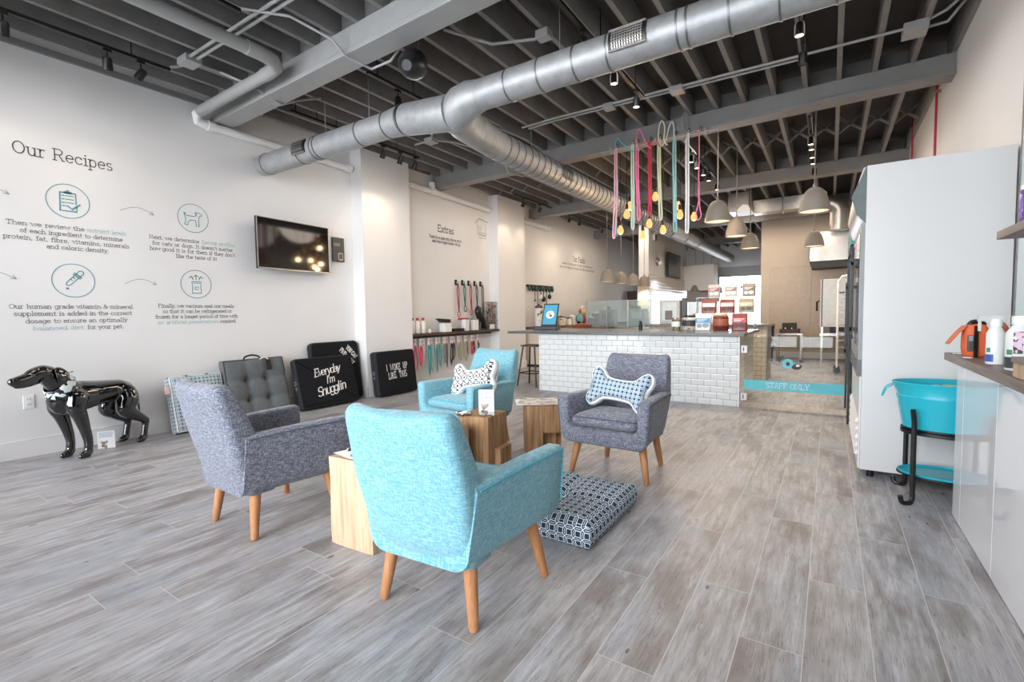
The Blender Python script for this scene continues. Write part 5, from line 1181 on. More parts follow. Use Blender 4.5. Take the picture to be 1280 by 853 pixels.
# ================================================================= service counter with its tiled front
CT = .92
ct = thing('service_counter', 'white subway tiled service counter with a dark grey stone top', 'counter', (-2.35, 6.9, 0))
def cl(mb): return local(mb, ct)
b = MB(); b.box(-3.77, 6.50, 0, -.925, 7.80, .885); cl(b).build('tiled_base', M['tile'], ct, smooth=False)
b = MB(); b.box(-4.30, 6.40, .885, -.86, 7.90, CT); cl(b).build('stone_top', M['stone'], ct, smooth=False, bevel=.003)
b = MB(); b.box(-.93, 6.494, 0, -.922, 6.502, .885); b.box(-3.775, 6.494, 0, -3.768, 6.502, .885); cl(b).build('corner_trim', M['trimw'], ct, smooth=False)
b = MB(); b.box(-4.32, 7.90, .0, -3.70, 9.2, .86); b.box(-4.34, 7.90, .86, -3.66, 9.3, .90); cl(b).build('side_return', M['darkshelf'], ct, smooth=False)
rc = thing('tiled_counter', 'cream tiled second counter with a dark top behind the staff gate', 'counter', (-1.9, 9.6, 0))
b = MB(); b.box(-2.9, 9.20, 0, -.90, 9.85, .915); local(b, rc).build('tiled_base', M['tilebrown'], rc, smooth=False); b = MB(); b.box(-2.95, 9.14, .915, -.84, 9.92, .955); local(b, rc).build('dark_top', M['stone'], rc, smooth=False)
b = MB(); b.box(-.9, 9.198, 0, -.88, 9.86, .915); local(b, rc).build('corner_post', M['galv'], rc, smooth=False)
# switch plate on the counter front
o2 = thing('counter_outlet', 'small white outlet plate on the tiled counter front behind the grey chair', 'outlet', (-2.18, 6.499, .70)); b = MB(); b.box(-.035, -.006, -.06, .035, 0, .06); b.build('cover_plate', M['white'], o2, smooth=False, bevel=.002); b = MB(); b.box(-.012, -.008, -.035, .012, -.006, .035); b.build('socket_face', M['trimw'], o2, smooth=False)
# ------------- staff gate: glass leaf, teal band, hinges, dog face graphic
gt = thing('staff_gate', 'glass swing gate with a teal STAFF ONLY band and dog face graphic', 'gate', (-.90, 6.56, 0))
b = MB(); b.box(.02, -.005, .06, 1.07, .005, .88); b.build('glass_leaf', M['gateglass'], gt, smooth=False)
b = MB(); b.box(.02, -.0085, .225, 1.07, -.0055, .345); bd = b.build('teal_band', M['band'], gt, smooth=False)
T = basis((0, -.0095, 0), (1,0,0), (0,0,1), (0,-1,0)); b = MB(); put_text(b, 'STAFF ONLY', .49, .258, .062, w=.095, M4=T, sx=.98); b.build('letters', M['ink'], bd, smooth=False)
def disc(mb, x, z, rx, rz_, y, rot=0): mb.prism([(x+rx*math.cos(a)*math.cos(rot)-rz_*math.sin(a)*math.sin(rot), z+rx*math.cos(a)*math.sin(rot)+rz_*math.sin(a)*math.cos(rot)) for a in [2*PI*i/24 for i in range(24)]], 'y', y-.0008, y)
dk = plain('dark_graphic', '#2b2b2d', .5)
b = MB(); ring(b, .492, .56, .042, .034, 30, basis((0, -.0072, 0), (1,0,0), (0,0,1), (0,-1,0))); b.build('eye_ring', M['band'], gt, smooth=False)
b = MB(); disc(b, .494, .555, .021, .021, -.008); disc(b, .585, .525, .052, .033, -.008, R(8)); disc(b, .628, .595, .022, .020, -.008); b.prism([(.365,.635),(.465,.652),(.425,.615),(.405,.565)], 'y', -.0088, -.008); b.build('face_graphic', dk, gt, smooth=False)
b = MB(); disc(b, .595, .54, .020, .012, -.0089, R(8)); b.build('nose_glint', M['white'], gt, smooth=False)
for z in (.13, .72): b = MB(); b.box(-.015, -.02, z-.045, .055, .02, z+.045); b.build('hinge', M['white'], gt, smooth=False, bevel=.004)
for z in (.13, .72): b = MB(); b.box(.012, -.023, z-.025, .022, -.02, z+.025); b.build('hinge_slot', M['black'], gt, smooth=False)
b = MB(); b.box(1.07, -.012, .03, 1.085, .012, .882); b.build('edge_rail', M['chrome'], gt, smooth=False)
# ------------- things on the counter
tb = thing('tablet_stand', 'black tablet with a blue screen tilted on its stand at the counter end', 'tablet', (-4.05, 7.25, CT+.001), R(14))
b = MB(); b.box(-.20, -.12, 0, .20, .14, .055); b.build('stand_base', M['black'], tb, smooth=False, bevel=.008)
Tm = basis((.04, -.05, .06), (1,0,0), (.07,.30,.95), (0,-.95,.30))
b = MB(); b.box(-.135, 0, -.012, .135, .40, .006); b.xf(Tm).build('housing', M['blackplastic'], tb, smooth=False, bevel=.004)
b = MB(); b.box(-.115, .025, .0065, .115, .375, .0075); sc = b.xf(Tm).build('screen', emit('blue_screen', '#3f94b4', .28, '#3f94b4'), tb, smooth=False)
b = MB(); b.add([tuple(Tm @ Vector((.07*math.cos(a), .20+.07*math.sin(a), .0085))) for a in [2*PI*i/20 for i in range(20)]], [tuple(range(20))]); b.build('screen_badge', emit('white_badge', '#f0f4f5', .3, '#e8eaea'), sc, smooth=False)
b = MB(); b.add([tuple(Tm @ Vector((x+.028*math.cos(a), .20+y+.018*math.sin(a), .0092))) for x, y in ((.012,-.02),) for a in [2*PI*i/12 for i in range(12)]], [tuple(range(12))]); ring(b, -.015, .215, .016, .010, 12, Tm @ Matrix.Translation((0,0,.0092))); b.build('badge_mark', dk, sc, smooth=False)
# tiered clear stand with pouches and jars
ts = thing('tiered_stand', 'clear tiered display stand carrying the treat pouches', 'display stand', (-1.28, 7.44, CT+.001))
b = MB(); b.box(-.42, .02, .235, .40, .22, .243); b.box(-.42, .20, .47, .40, .34, .478); b.build('tier', M['glass'], ts, smooth=False)
for x in (-.415, .393): b = MB(); b.box(x, .02, 0, x+.008, .34, .235); b.box(x, .20, .243, x+.008, .34, .47); b.build('side_panel', M['glass'], ts, smooth=False)
def pouch(label, loc, w, h, d, cols, window, grp, rz=0):
    t = thing('treat_pouch', label, 'treat pouch', loc, rz, grp); rings = []
    for (z, k, dd) in ((0, .96, .9), (.03, 1, 1), (.4, 1, .9), (.75, 1, .5), (.9, 1, .12), (1, .99, .06)): rings.append([(x*k, y*dd*d/.1, z*h) for x, y in rrect(w, .1, .03, 3)])
    b = MB(); b.loft(rings); b.build('bag', plain('pouch_'+label[:10].replace(' ', '_'), cols[0], .35), t)
    b = MB(); yb = -d*.5-.001
    b.box(-w*.44, -d*.5-.002, h*.46, w*.44, -d*.36, h*.74); b.build('printed_label', plain('pouch_label_'+label[:10].replace(' ', '_'), cols[1], .4), t, smooth=False)
    b = MB(); disc(b, w*.18, h*.30, w*.2, h*.13, yb-.001); disc(b, -w*.2, h*.28, w*.16, h*.12, yb-.001); b.build('treat_picture', plain('pouch_print_'+label[:10].replace(' ', '_'), cols[2], .5), t, smooth=False)
    b = MB()
    for k in range(3): b.box(-w*.34, -d*.5-.003, h*(.66-.07*k), w*(.30-.12*k), -d*.5-.002, h*(.69-.07*k))
    b.build('label_lines', M['ink'], t, smooth=False); return t
z0 = CT+.001
pg = 'treat pouches on the clear stand'
pouch('white pouch with a blue label, bottom row of the stand', (-1.52, 7.31, z0), .22, .24, .10, ('#dcdcd9', '#3f8fc0', '#8f9aa8'), 0, pg)
pouch('red pouch with a pale label, bottom row of the stand', (-1.04, 7.31, z0), .20, .24, .10, ('#7d3a32', '#b5404a', '#55302c'), 0, pg)
for i, (x, c, n) in enumerate(((-1.49, ('#8a4030', '#d8d0c8', '#4a2a24'), 'rust brown'), (-1.24, ('#7c342c', '#cdbcb0', '#45302a'), 'dark red'), (-.99, ('#8d8566', '#bdb498', '#5a553f'), 'olive tan'))):
    pouch('%s pouch on the middle tier of the clear stand' % n, (x, 7.55, z0+.244), .20, .20, .08, c, 0, pg)
for i, (x, c, n) in enumerate(((-1.45, ('#b4aaa4', '#8a4642', '#dad6d2'), 'pale pink'), (-1.22, ('#cdbfb8', '#8f6a62', '#e8e4e0'), 'white and mauve'), (-.98, ('#8d8274', '#6b6156', '#e8e4de'), 'grey brown'))):
    pouch('%s pouch on the top tier of the clear stand' % n, (x, 7.71, z0+.479), .17, .19, .06, c, 0, pg)
def jar(label, loc, r, h, fill, lidm, labelm):
    t = thing('treat_jar', label, 'jar', loc, 0, 'treat jars on the counter'); b = MB(); b.lathe([(0,0),(r*.9,0),(r,.015),(r,h*.78),(r*.8,h*.86)], n=20); b.build('jar_body', fill, t); b = MB(); b.lathe([(r*.86,h*.86),(r*.86,h*.97),(r*.7,h),(0,h)], n=20); b.build('lid', lidm, t)
    b = MB(); b.lathe([(r+.001,h*.28),(r+.0015,h*.29),(r+.0015,h*.66),(r+.001,h*.67)], n=20); b.build('printed_label', labelm, t); return t
jar('small dark glass jar between the black dispenser and treat pouches', (-1.90, 7.30, z0), .062, .19, print_mat('treats_dark', '#6b6661', ['#4c4743', '#8d857b', '#b0a79b'], 50), M['galv'], M['paper'])
jar('wide jar of pale treats with a black label', (-1.71, 7.32, z0), .105, .22, print_mat('treats_pale', '#cfc8bd', ['#b9ae9f', '#8d8274', '#e0dbd2'], 45), M['blackplastic'], plain('black_label', '#34343a', .5))
jar('large red jar of treats with an orange label', (-1.285, 7.31, z0), .105, .245, print_mat('treats_red', '#6b2a25', ['#8c3a2e', '#3f1a18', '#a4543e'], 45), plain('cream_lid', '#d8c8b4', .5), plain('orange_label', '#9c5a44', .5))
t = thing('small_dispenser', 'small black dispenser alone on the counter middle', 'dispenser', (-2.45, 7.35, z0)); b = MB(); b.lathe([(0,0),(.03,0),(.03,.08),(.02,.10),(.02,.13),(0,.13)], n=14); b.build('bottle', M['black'], t); b = MB(); b.box(-.01,-.045,.125,.01,.01,.14); b.build('spout', M['black'], t, smooth=False)
t = thing('red_tray', 'small red tray of treats on the wooden side return of the counter', 'tray', (-4.02, 8.6, .901)); b = MB(); b.box(-.11,-.2,0,.11,.2,.06); b.build('tray', plain('red_tray_plastic', '#8d4136', .5), t, smooth=False); b = MB(); rnd = random.Random(3)
for k in range(16): b.ball((rnd.uniform(-.08,.08), rnd.uniform(-.16,.16), .066), .03, 8, 6)
b.build('treats', print_mat('treat_mix', '#a8604c', ['#7d4a3c', '#c9a184'], 30), t)['kind'] = 'stuff'
# glass screens
def screen(label, x0, x1, y, z0, z1, posts):
    t = thing('glass_screen', label, 'glass screen', (x0, y, z0), 0, 'glass counter screens'); b = MB(); b.box(0, -.006, 0, x1-x0, .006, z1-z0); b.build('pane', glassmat('tinted_screen_%d' % int(x0*-10), '#e6efed', 1.0, 0, .22, '#dfe9e8'), t, smooth=False)
    for k in range(posts): b = MB(); x = (x1-x0)*k/(posts-1); b.box(x-.012, -.014, 0, x+.012, .014, z1-z0+.01); b.build('post', M['galv'], t, smooth=False)
    b = MB(); b.box(0, -.008, z1-z0, x1-x0, .008, z1-z0+.008); b.build('top_edge', M['galv'], t, smooth=False); return t
screen('long glass sneeze screen on the wooden side return of the counter', -4.30, -2.95, 9.42, .90, 1.43, 4)
t = thing('prep_bench', 'steel topped prep bench holding the long glass screen', 'bench', (-3.5, 9.6, 0))
b = MB(); b.box(-.84, -.28, .86, .56, .2, .899); b.build('steel_top', M['steel'], t, smooth=False)
for x in (-.8, .52):
    for y in (-.25, .17): b = MB(); b.box(x-.02, y-.02, 0, x+.02, y+.02, .86); b.build('leg', M['steel'], t, smooth=False)
screen('shorter glass screen on the rear counter behind the pouches', -2.25, -1.45, 9.50, .956, 1.36, 3)
for i, (x, lb) in enumerate(((-3.9, 'grey coffee machine behind the long glass screen'), (-3.25, 'pale blue appliance behind the long glass screen'))):
    t = thing('appliance', lb, 'appliance', (x, 9.62, .90)); b = MB(); b.box(-.16,-.12,0,.16,.14,.36); b.build('housing', plain('appliance_%d' % i, '#6f7374' if i == 0 else '#a8c4cc', .4), t, smooth=False, bevel=.015); b = MB(); b.box(-.10,-.13,.16,.10,-.12,.30); b.build('front_panel', M['blackplastic'] if i == 0 else M['white'], t, smooth=False); b = MB(); b.lathe([(0,.36),(.05,.36),(.04,.42),(0,.42)], n=12); b.build('hopper', M['black'], t)
wm = thing('water_dispenser', 'white framed dispenser cabinet on the rear counter', 'dispenser', (-2.62, 9.72, .956)); b = MB(); b.box(-.19,-.15,0,.19,.12,.46); b.build('cabinet', plain('pale_cabinet_enamel', '#bfbebb', .5), wm, smooth=False, bevel=.01); b = MB(); b.box(-.14,-.156,.06,.14,-.15,.42); b.build('door_panel', plain('pale_blue_panel', '#c6d2d2', .3), wm, smooth=False); b = MB(); b.box(-.08,-.16,.08,.06,-.156,.26); b.build('dark_window', plain('mauve_window', '#6d5a57', .4), wm, smooth=False); b = MB(); b.box(.21,-.05,0,.29,.05,.50); b.build('side_column', M['blackplastic'], wm, smooth=False)
# stool under the counter overhang
stl = thing('bar_stool', 'black metal bar stool under the stone top overhang', 'stool', (-4.12, 6.86, 0))
b = MB(); b.loft([[(x, y, z) for x, y in rrect(.30, .30, .04, 3)] for z in (.655, .68)]); b.build('seat', M['darkshelf'], stl)
for sx in (-1,1):
    for sy in (-1,1): b = MB(); b.tube([(sx*.11, sy*.11, .655), (sx*.18, sy*.19, .004)], .014, 8); b.build('leg', M['black'], stl)
b = MB(); b.tube([(.155,.165,.22),(-.155,.165,.22),(-.155,-.165,.22),(.155,-.165,.22)], .008, 6, closed=True); b.build('foot_ring', M['black'], stl)

# ================================================================= hanging lights, bulbs and leashes
def pend_proto(): 
    t = thing('pendant_lamp', None, 'pendant lamp'); b = MB(); r = .16
    pr = [(.0, .285), (.03, .283), (.06, .272), (.092, .245), (.118, .20), (.138, .145), (.150, .09), (.158, .04), (.160, .0)]
    b.lathe(pr+[(.156, .0), (.146, .09), (.134, .143), (.09, .24), (.0, .275)], n=32); b.build('shade', M['shade'], t)
    b = MB(); b.lathe([(0, .012), (.152, .012)], n=32); b.build('diffuser', M['shadein'], t); b = MB(); b.lathe([(0,.28),(.018,.28),(.018,.32),(.006,.335),(0,.335)], n=12); b.build('cord_grip', M['shade'], t); return t
PP = pend_proto(); pused = [False]
def pend(label, x, y, zc, group, top=ZJ+.1, power=6, cordm=None):
    p = copy_tree(PP) if pused[0] else PP; pused[0] = True
    p.location = (x, y, zc-.14); p['label'] = label; p['group'] = group
    b = MB(); b.cyl((0,0,.32), (0,0,top-zc+.14), .008, n=6); b.build('cord', cordm or plain('pale_cord', '#bdb5aa', .6) if 'pale_cord' not in bpy.data.materials else bpy.data.materials['pale_cord'], p)
    if power:
        d = bpy.data.lights.new('pendant_light', 'SPOT'); d.energy = power*9; d.color = (1,.82,.62); d.spot_size = R(140); d.spot_blend = .8; d.shadow_soft_size = .1
        o = bpy.data.objects.new('pendant_light', d); C.objects.link(o); o.location = (x, y, zc-.16)
    return p
for i, (x, y, z) in enumerate(((-1.272, 6.93, 2.515), (-1.27, 8.46, 2.515), (-1.27, 10.05, 2.49))): pend('taupe dome pendant, %s of the row beside the coloured leashes' % ('largest looking', 'middle', 'smallest looking')[i], x, y, z, 'taupe dome pendants beside the leashes')
pend('taupe dome pendant hanging alone above the staff gate', -.18, 6.80, 2.49, 'single taupe pendants')
pend('taupe dome pendant half hidden behind the steel kitchen hood', -.27, 10.6, 2.50, 'single taupe pendants')
for i, (x, y, z) in enumerate(((-4.2, 10.30, 2.02), (-4.2, 11.16, 2.02), (-4.2, 12.02, 2.02), (-4.2, 12.88, 2.02))): pend('taupe dome pendant, %s from the lettered wall in the row over the glass screen' % ORD[i], x, y, z, 'taupe dome pendants over the glass screen')
for i, (x, y, z) in enumerate(((-3.8, 17.0, 1.98), (-3.68, 17.7, 1.98), (-3.56, 18.4, 1.98), (-3.45, 19.0, 1.98))): pend('small looking taupe pendant, %s of the far four by the back window' % ORD[i], x, y, z, 'taupe dome pendants by the back window', power=5 if i % 2 == 0 else 0)
BP = thing('edison_bulb', None, 'light bulb'); b = MB(); b.lathe([(0,-.085),(.02,-.082),(.040,-.065),(.048,-.035),(.043,0),(.026,.035),(.017,.055)], n=18); b.build('bulb_glass', M['bulb'], BP); b = MB(); b.lathe([(.018,.05),(.022,.055),(.022,.12),(.008,.135),(0,.135)], n=14); b.build('lamp_holder', M['black'], BP)
BL = [(-2.594,7.278,2.838),(-2.513,6.919,2.649),(-2.709,7.177,2.472),(-2.423,7.36,2.386),(-2.342,7.425,2.566),(-2.271,7.5,2.978),(-2.163,7.537,2.47),(-1.976,7.685,2.828),(-1.863,7.346,2.632),(-1.771,7.808,2.663)]
BN = ['upper of the pair beside the pale green leash', 'lower of the pair beside the pale green leash', 'low one beside the pink and blue leash', 'lowest one in front of the white partition', 'below the red leash', 'highest one above the others', 'low one between red and grey leashes', 'upper of the pair behind the grey teal leash', 'lower of the pair behind the grey teal leash', 'one beside the thin pink looped leash']
for i, (p, n) in enumerate(zip(BL, BN)):
    o = BP if i == 0 else copy_tree(BP); o.location = p; o['label'] = 'amber filament bulb, '+n; o['group'] = 'amber filament bulbs over the counter'
    b = MB(); b.cyl((0,0,.13), (0,0,ZJ-p[2]+.02), .004, n=6); b.build('cord', M['black'], o)
    if i in (0, 2, 3, 6, 8, 9):
        d = bpy.data.lights.new('bulb_light', 'POINT'); d.energy = 5; d.color = (1,.66,.36); d.shadow_soft_size = .04; q = bpy.data.objects.new('bulb_light', d); C.objects.link(q); q.location = (p[0], p[1], p[2]-.13)
rl = thing('leash_rail', 'thin grey rail under the second beam from which the coloured leashes hang', 'rail', (-1.9, 6.27, 3.36))
b = MB(); b.tube([(-.75,0,0),(.75,0,0)], .010, 8); b.build('rod', M['pipe'], rl); b = MB()
for x in (-.6, 0, .6): b.box(x-.012, -.01, -.01, x+.012, .10, .04)
b.build('bracket', M['pipe'], rl, smooth=False)
HL = [('pale pink and blue', -2.42, 2.20, '#d9a3ac', '#5fb0c2', -.03), ('pale green', -2.19, 2.29, '#b9c9b4', '#9fb9a4', 0), ('bright pink', -2.13, 2.40, '#e06d92', '#d9527d', .02), ('deep red', -1.965, 2.44, '#b5223e', '#d64a68', 0), ('olive cream', -1.845, 2.37, '#c3c4a0', '#d8d4b4', .02), ('grey teal', -1.655, 2.20, '#7fb0ae', '#c9cfc4', .01), ('white and black', -1.50, 2.175, '#d9d6d4', '#8f8c8c', 0), ('thin pink looped', -1.365, 2.31, '#e0789c', '#e59ab2', 0)]
for i, (n, x, zb, c1, c2_, dx) in enumerate(HL):
    t = thing('hanging_leash', '%s leash hanging over the counter from the beam rail' % n, 'leash', (x, 6.25, 3.37), 0, 'coloured leashes over the counter')
    m1, m2 = plain('leash_%d_a' % i, c1, .7), plain('leash_%d_b' % i, c2_, .7); L = 3.37-zb; rnd = random.Random(i)
    def strap(pts, m, nm, w=.020):
        P = catmull([Vector(p) for p in pts], 6); b = MB(); rings = []
        for k, p in enumerate(P):
            q = Vector(P[min(k+1, len(P)-1)])-Vector(P[max(k-1, 0)]); q.normalize(); s = Vector((q.z, 0, -q.x)); 
            if s.length < .1: s = Vector((1,0,0))
            s.normalize(); p = Vector(p); e = Vector((0,.0022,0)); rings.append([tuple(p-s*w/2-e), tuple(p+s*w/2-e), tuple(p+s*w/2+e), tuple(p-s*w/2+e)])
        b.loft(rings); return b.build(nm, m, t, smooth=False)
    if i == 7: strap([(0,0,.02),(.003,0,-.3),(-.003,0,-.7),(.0,0,-L+.22),(-.03,0,-L+.07),(-.005,0,-L),(.03,0,-L+.05),(.012,0,-L+.18),(.004,0,-.6)], m1, 'strap', .012)
    else:
        strap([(-.014,0,0),(-.016,0,-.3),(-.012+dx*.3,0,-L*.6),(-.014+dx,0,-L+.05),(.0+dx,-.004,-L),(.016+dx,0,-L+.05),(.016,0,-L*.55),(.012,0,-.2),(.010,0,.04)], m1, 'strap')
        strap([(.012,.008,.0),(.010,.008,-.4),(.004,.008,-L*.8),(.010,.008,-L+.12 if i % 2 else -L+.02)], m2, 'second_strap', .015)
        nx = (.20, .05, .14, .09, .06, .12, .0)[i]; up = (.10, .02, .16, -.06, .20, .16, .24)[i]; sg = (1, 1, 1, 1, 1, -1, -1)[i]
        strap([(-.012,0,-.12),(-.008,0,up*.6),(.03*sg,-.01,up+.02),(.07*sg,-.01,up*.7),(nx*.7*sg+.02*sg,-.008,-.02),(nx*sg+.04*sg,0,-.12+abs(.03*sg))], m2 if i != 2 else m1, 'top_loop', .015)
    b = MB(); b.tube([(.02+.014*math.cos(q), -.012, .03+.022*math.sin(q)) for q in [2*PI*k/10 for k in range(10)]], .004, 6, closed=True); b.build('clip', M['black'], t)

# ================================================================= kitchen behind the counter
hd = thing('extractor_hood', 'curved stainless steel extractor hood in the kitchen', 'hood', (-.05, 13.0, 2.25))
b = MB(); b.prism([(-.36,.0),(-.38,.12),(-.36,.42),(-.39,.60),(-.36,.66),(.7,.66),(.7,0)], 'y', -.25, .45); b.build('canopy', M['steel'], hd, angle=60, bevel=.02)
b = MB(); b.prism([(-.32,-.14),(-.36,.0),(.7,0),(.7,-.12)], 'y', -.23, .43); b.build('dark_filter', plain('dark_filter', '#332f2c', .5), hd, smooth=False)
ov = thing('combi_oven', 'white steel combi oven with a black handle on a stand', 'oven', (.05, 13.2, 0))
b = MB(); b.box(-.24,-.3,.80,.5,.4,1.87); b.build('cabinet', M['white'], ov, smooth=False, bevel=.01); b = MB(); b.box(-.19,-.32,.84,.30,-.3,1.85); b.build('door', plain('pale_oven_door', '#d3d6d0', .25), ov, smooth=False)
b = MB(); b.box(-.215,-.318,.80,-.20,-.30,1.87); b.build('door_gasket', M['black'], ov, smooth=False)
b = MB(); b.tube([(-.26,-.33,1.38),(-.30,-.36,1.36),(-.30,-.36,1.16)], .02, 8); b.build('door_handle', M['black'], ov); b = MB(); b.box(.10,-.34,1.55,.2,-.32,1.58); b.build('latch', M['black'], ov, smooth=False)
b = MB(); b.box(-.24,-.28,.60,.5,.38,.66); b.build('stand_top', M['steel'], ov, smooth=False)
for x in (-.2,.45):
    for y in (-.25,.34): b = MB(); b.box(x-.02,y-.02,0,x+.02,y+.02,.80); b.build('leg', M['steel'], ov, smooth=False)
b = MB(); b.box(-.05,-.2,.66,.3,.2,.79); b.build('under_burner', M['black'], ov, smooth=False)
rk = thing('sheet_pan_rack', 'tall white sheet pan rack beside the fridges', 'rack', (.30, 11.0, 0))
for x in (-.18,.18):
    for y in (-.25,.25): b = MB(); b.tube([(x,y,.12),(x,y,1.70),(x*.7,y,1.80),(0,y,1.82)], .016, 8); b.build('upright', M['white'], rk)
b = MB()
for k in range(18): 
    z = .30+k*.078
    for x in (-.18,.18): b.tube([(x*.92,-.25,z),(x*.92,.25,z)], .008, 6)
b.build('runner', M['white'], rk)
for k in range(10): b = MB(); z = .35+k*.13; b.box(-.16,-.24,z,.16,.24,z+.02); b.build('pan', M['galv'], rk, smooth=False)
for x in (-.18,.18):
    for y in (-.25,.25): b = MB(); b.cyl((x,y-.015,.06),(x,y+.015,.06), .055, n=12); b.build('caster', M['black'], rk)
kt = thing('kitchen_table', 'steel kitchen table by the beige wall holding a dark toaster', 'table', (-.78, 13.0, 0))
b = MB(); b.box(-.27,-.3,.62,.27,.35,.66); b.build('steel_top', M['steel'], kt, smooth=False)
for x in (-.24,.24):
    for y in (-.27,.32): b = MB(); b.box(x-.018,y-.018,0,x+.018,y+.018,.62); b.build('leg', M['steel'], kt, smooth=False)
to = thing('griddle', 'dark brown griddle press on the steel kitchen table', 'appliance', (-.78, 13.0, .661)); b = MB(); b.box(-.2,-.2,0,.2,.2,.09); b.build('base', plain('brown_metal', '#4b3a2c', .5), to, smooth=False, bevel=.01); b = MB(); b.box(-.15,-.15,.09,.13,.18,.23); b.build('lid', plain('dark_brown_metal', '#2f251d', .5), to, smooth=False, bevel=.015)
for x in (-.08,.05): b = MB(); b.ball((x,-.16,.10), .03, 10, 8); b.build('knob', M['chrome'], to)
bn = thing('waste_bin', 'dark blue bin between the rear counter and kitchen table', 'bin', (-1.24, 12.75, 0)); b = MB(); b.loft([[(x*k, y*k, z) for x, y in rrect(.30,.35,.04,3)] for z, k in ((0,.85),(.78,1))]); b.build('bin_body', plain('navy_plastic', '#2d3350', .5), bn); b = MB(); b.loft([[(x, y, z) for x, y in rrect(.32,.37,.04,3)] for z in (.78,.88)]); b.build('lid', M['blackplastic'], bn)
# television and camera on the tiled partition
t2 = thing('television', 'dark wall television on the tiled partition behind the counter', 'television', (-4.05, 15.3, 2.60)); b = MB(); b.box(-.02,-.70,-.36,.02,.70,.36); b.build('housing', M['black'], t2, smooth=False); b = MB(); b.box(.02,-.67,-.33,.024,.67,.33); b.build('screen', plain('grey_screen', '#3e3a38', .2), t2, smooth=False); b = MB(); b.box(-.098,-.2,-.15,-.02,.2,.15); b.build('wall_bracket', M['black'], t2, smooth=False)
wl = thing('globe_lamp', 'round chrome lamp on the partition near the dark television', 'wall lamp', (-4.148, 13.85, 2.62)); b = MB(); b.lathe([(0,0),(.12,0),(.12,.03),(.09,.06),(0,.07)], n=20); b.xf(Matrix.Rotation(R(90),4,'Y')).build('lamp_body', M['galv'], wl); b = MB(); b.ball((.09,0,-.05), .06, 12, 8); b.build('lamp_globe', M['white'], wl)
sg = thing('emergency_lamp', 'small pale box lamp on the partition edge under the joists', 'wall lamp', (-4.148, 13.5, 3.25)); b = MB(); b.box(0,-.1,-.08,.08,.1,.08); b.build('housing', M['galv'], sg, smooth=False); b = MB(); b.ball((.06,-.05,.13), .05, 10, 8); b.ball((.06,.06,.13), .05, 10, 8); b.build('lamp', M['white'], sg)
wc = thing('cupboard', 'brown wooden wall cabinet beyond the pendants over the glass screen', 'cabinet', (XL+.002, 17.0, 1.55)); b = MB(); b.box(0,-.8,-.36,.34,.8,.36); b.build('carcass', M['darkshelf'], wc, smooth=False); b = MB(); b.box(.34,-.78,-.34,.36,-.01,.10); b.build('door', mat_wood('chestnut_door', '#5a3a28', '#6f4a34', '#835a42', 2), wc, smooth=False); b = MB(); b.box(.34,.01,-.34,.36,.78,.10); b.build('door', mat_wood('chestnut_door_b', '#5a3a28', '#6f4a34', '#835a42', 2), wc, smooth=False)
# ================================================================= big white glass door fridge and its neighbour
fg = thing('display_fridge', 'tall white display fridge with a tilted header, its blank side facing the camera', 'fridge', (.58, 4.85, 0))
def fl(mb): return local(mb, fg)
X0, Y0, Y1 = .195, 4.19, 5.50
b = MB(); b.box(X0, Y0, .055, .935, Y1, 2.185); fl(b).build('cabinet', M['fridge'], fg, smooth=False, bevel=.004)
b = MB(); b.prism([(X0, 1.80), (X0-.035, 1.83), (X0-.075, 1.98), (X0-.02, 2.175), (X0, 2.18)], 'y', Y0+.015, Y1-.01); fl(b).build('header', M['galv'], fg, smooth=True, angle=50)
b = MB(); b.prism([(X0+.001, 1.79), (X0-.055, 1.86), (X0-.085, 1.98), (X0+.001, 2.19)], 'y', Y0, Y0+.014); fl(b).build('header_cheek', plain('teal_grey_cheek', '#596463', .4), fg, smooth=False)
b = MB(); b.box(X0-.025, Y0+.01, .84, X0, Y1-.01, 1.79); fl(b).build('door_frame', plain('grey_door_frame', '#8b908f', .3), fg, smooth=False)
b = MB(); b.box(X0-.028, Y0+.07, .93, X0-.024, (Y0+Y1)/2-.04, 1.74); b.box(X0-.028, (Y0+Y1)/2+.04, .93, X0-.024, Y1-.07, 1.74); dg = fl(b).build('door_glass', plain('dark_fridge_glass', '#26292b', .05), fg, smooth=False)
b = MB(); b.box(X0-.028, Y0+.01, .72, X0-.001, Y1-.01, .84); fl(b).build('grey_band', plain('dark_band', '#66696b', .25), fg, smooth=False)
b = MB(); b.box(X0-.012, Y0+.01, .06, X0-.001, Y1-.01, .72); fl(b).build('kick_panel', M['fridge'], fg, smooth=False)
b = MB()
for k in range(5): b.prism([(X0-.012, .14+k*.06), (X0-.03, .145+k*.06), (X0-.012, .18+k*.06)], 'y', Y0+.08, Y1-.08)
fl(b).build('vent_louvre', M['trimw'], fg, smooth=False)
b = MB(); b.box(X0-.06, 4.80, 1.0, X0-.045, 4.83, 1.6); b.box(X0-.06, 4.80, 1.02, X0-.02, 4.83, 1.05); b.box(X0-.06, 4.80, 1.55, X0-.02, 4.83, 1.58); fl(b).build('door_handle', M['black'], fg, smooth=False)
for x in (.26, .88):
    for y in (Y0+.06, Y1-.06): b = MB(); b.cyl((x,y,0), (x,y,.056), .022, n=12); fl(b).build('foot', M['black'], fg)
f2 = thing('display_fridge', 'black framed display fridge beyond the white one, beside the staff gate', 'fridge', (.55, 6.02, 0))
b = MB(); b.box(.185, 5.53, .03, .93, 6.50, 2.05); local(b, f2).build('cabinet', M['blackplastic'], f2, smooth=False, bevel=.006)
b = MB(); b.box(.165, 5.56, .40, .184, 6.47, 1.72); local(b, f2).build('door_glass', plain('dark_green_glass', '#2c3634', .05), f2, smooth=False)
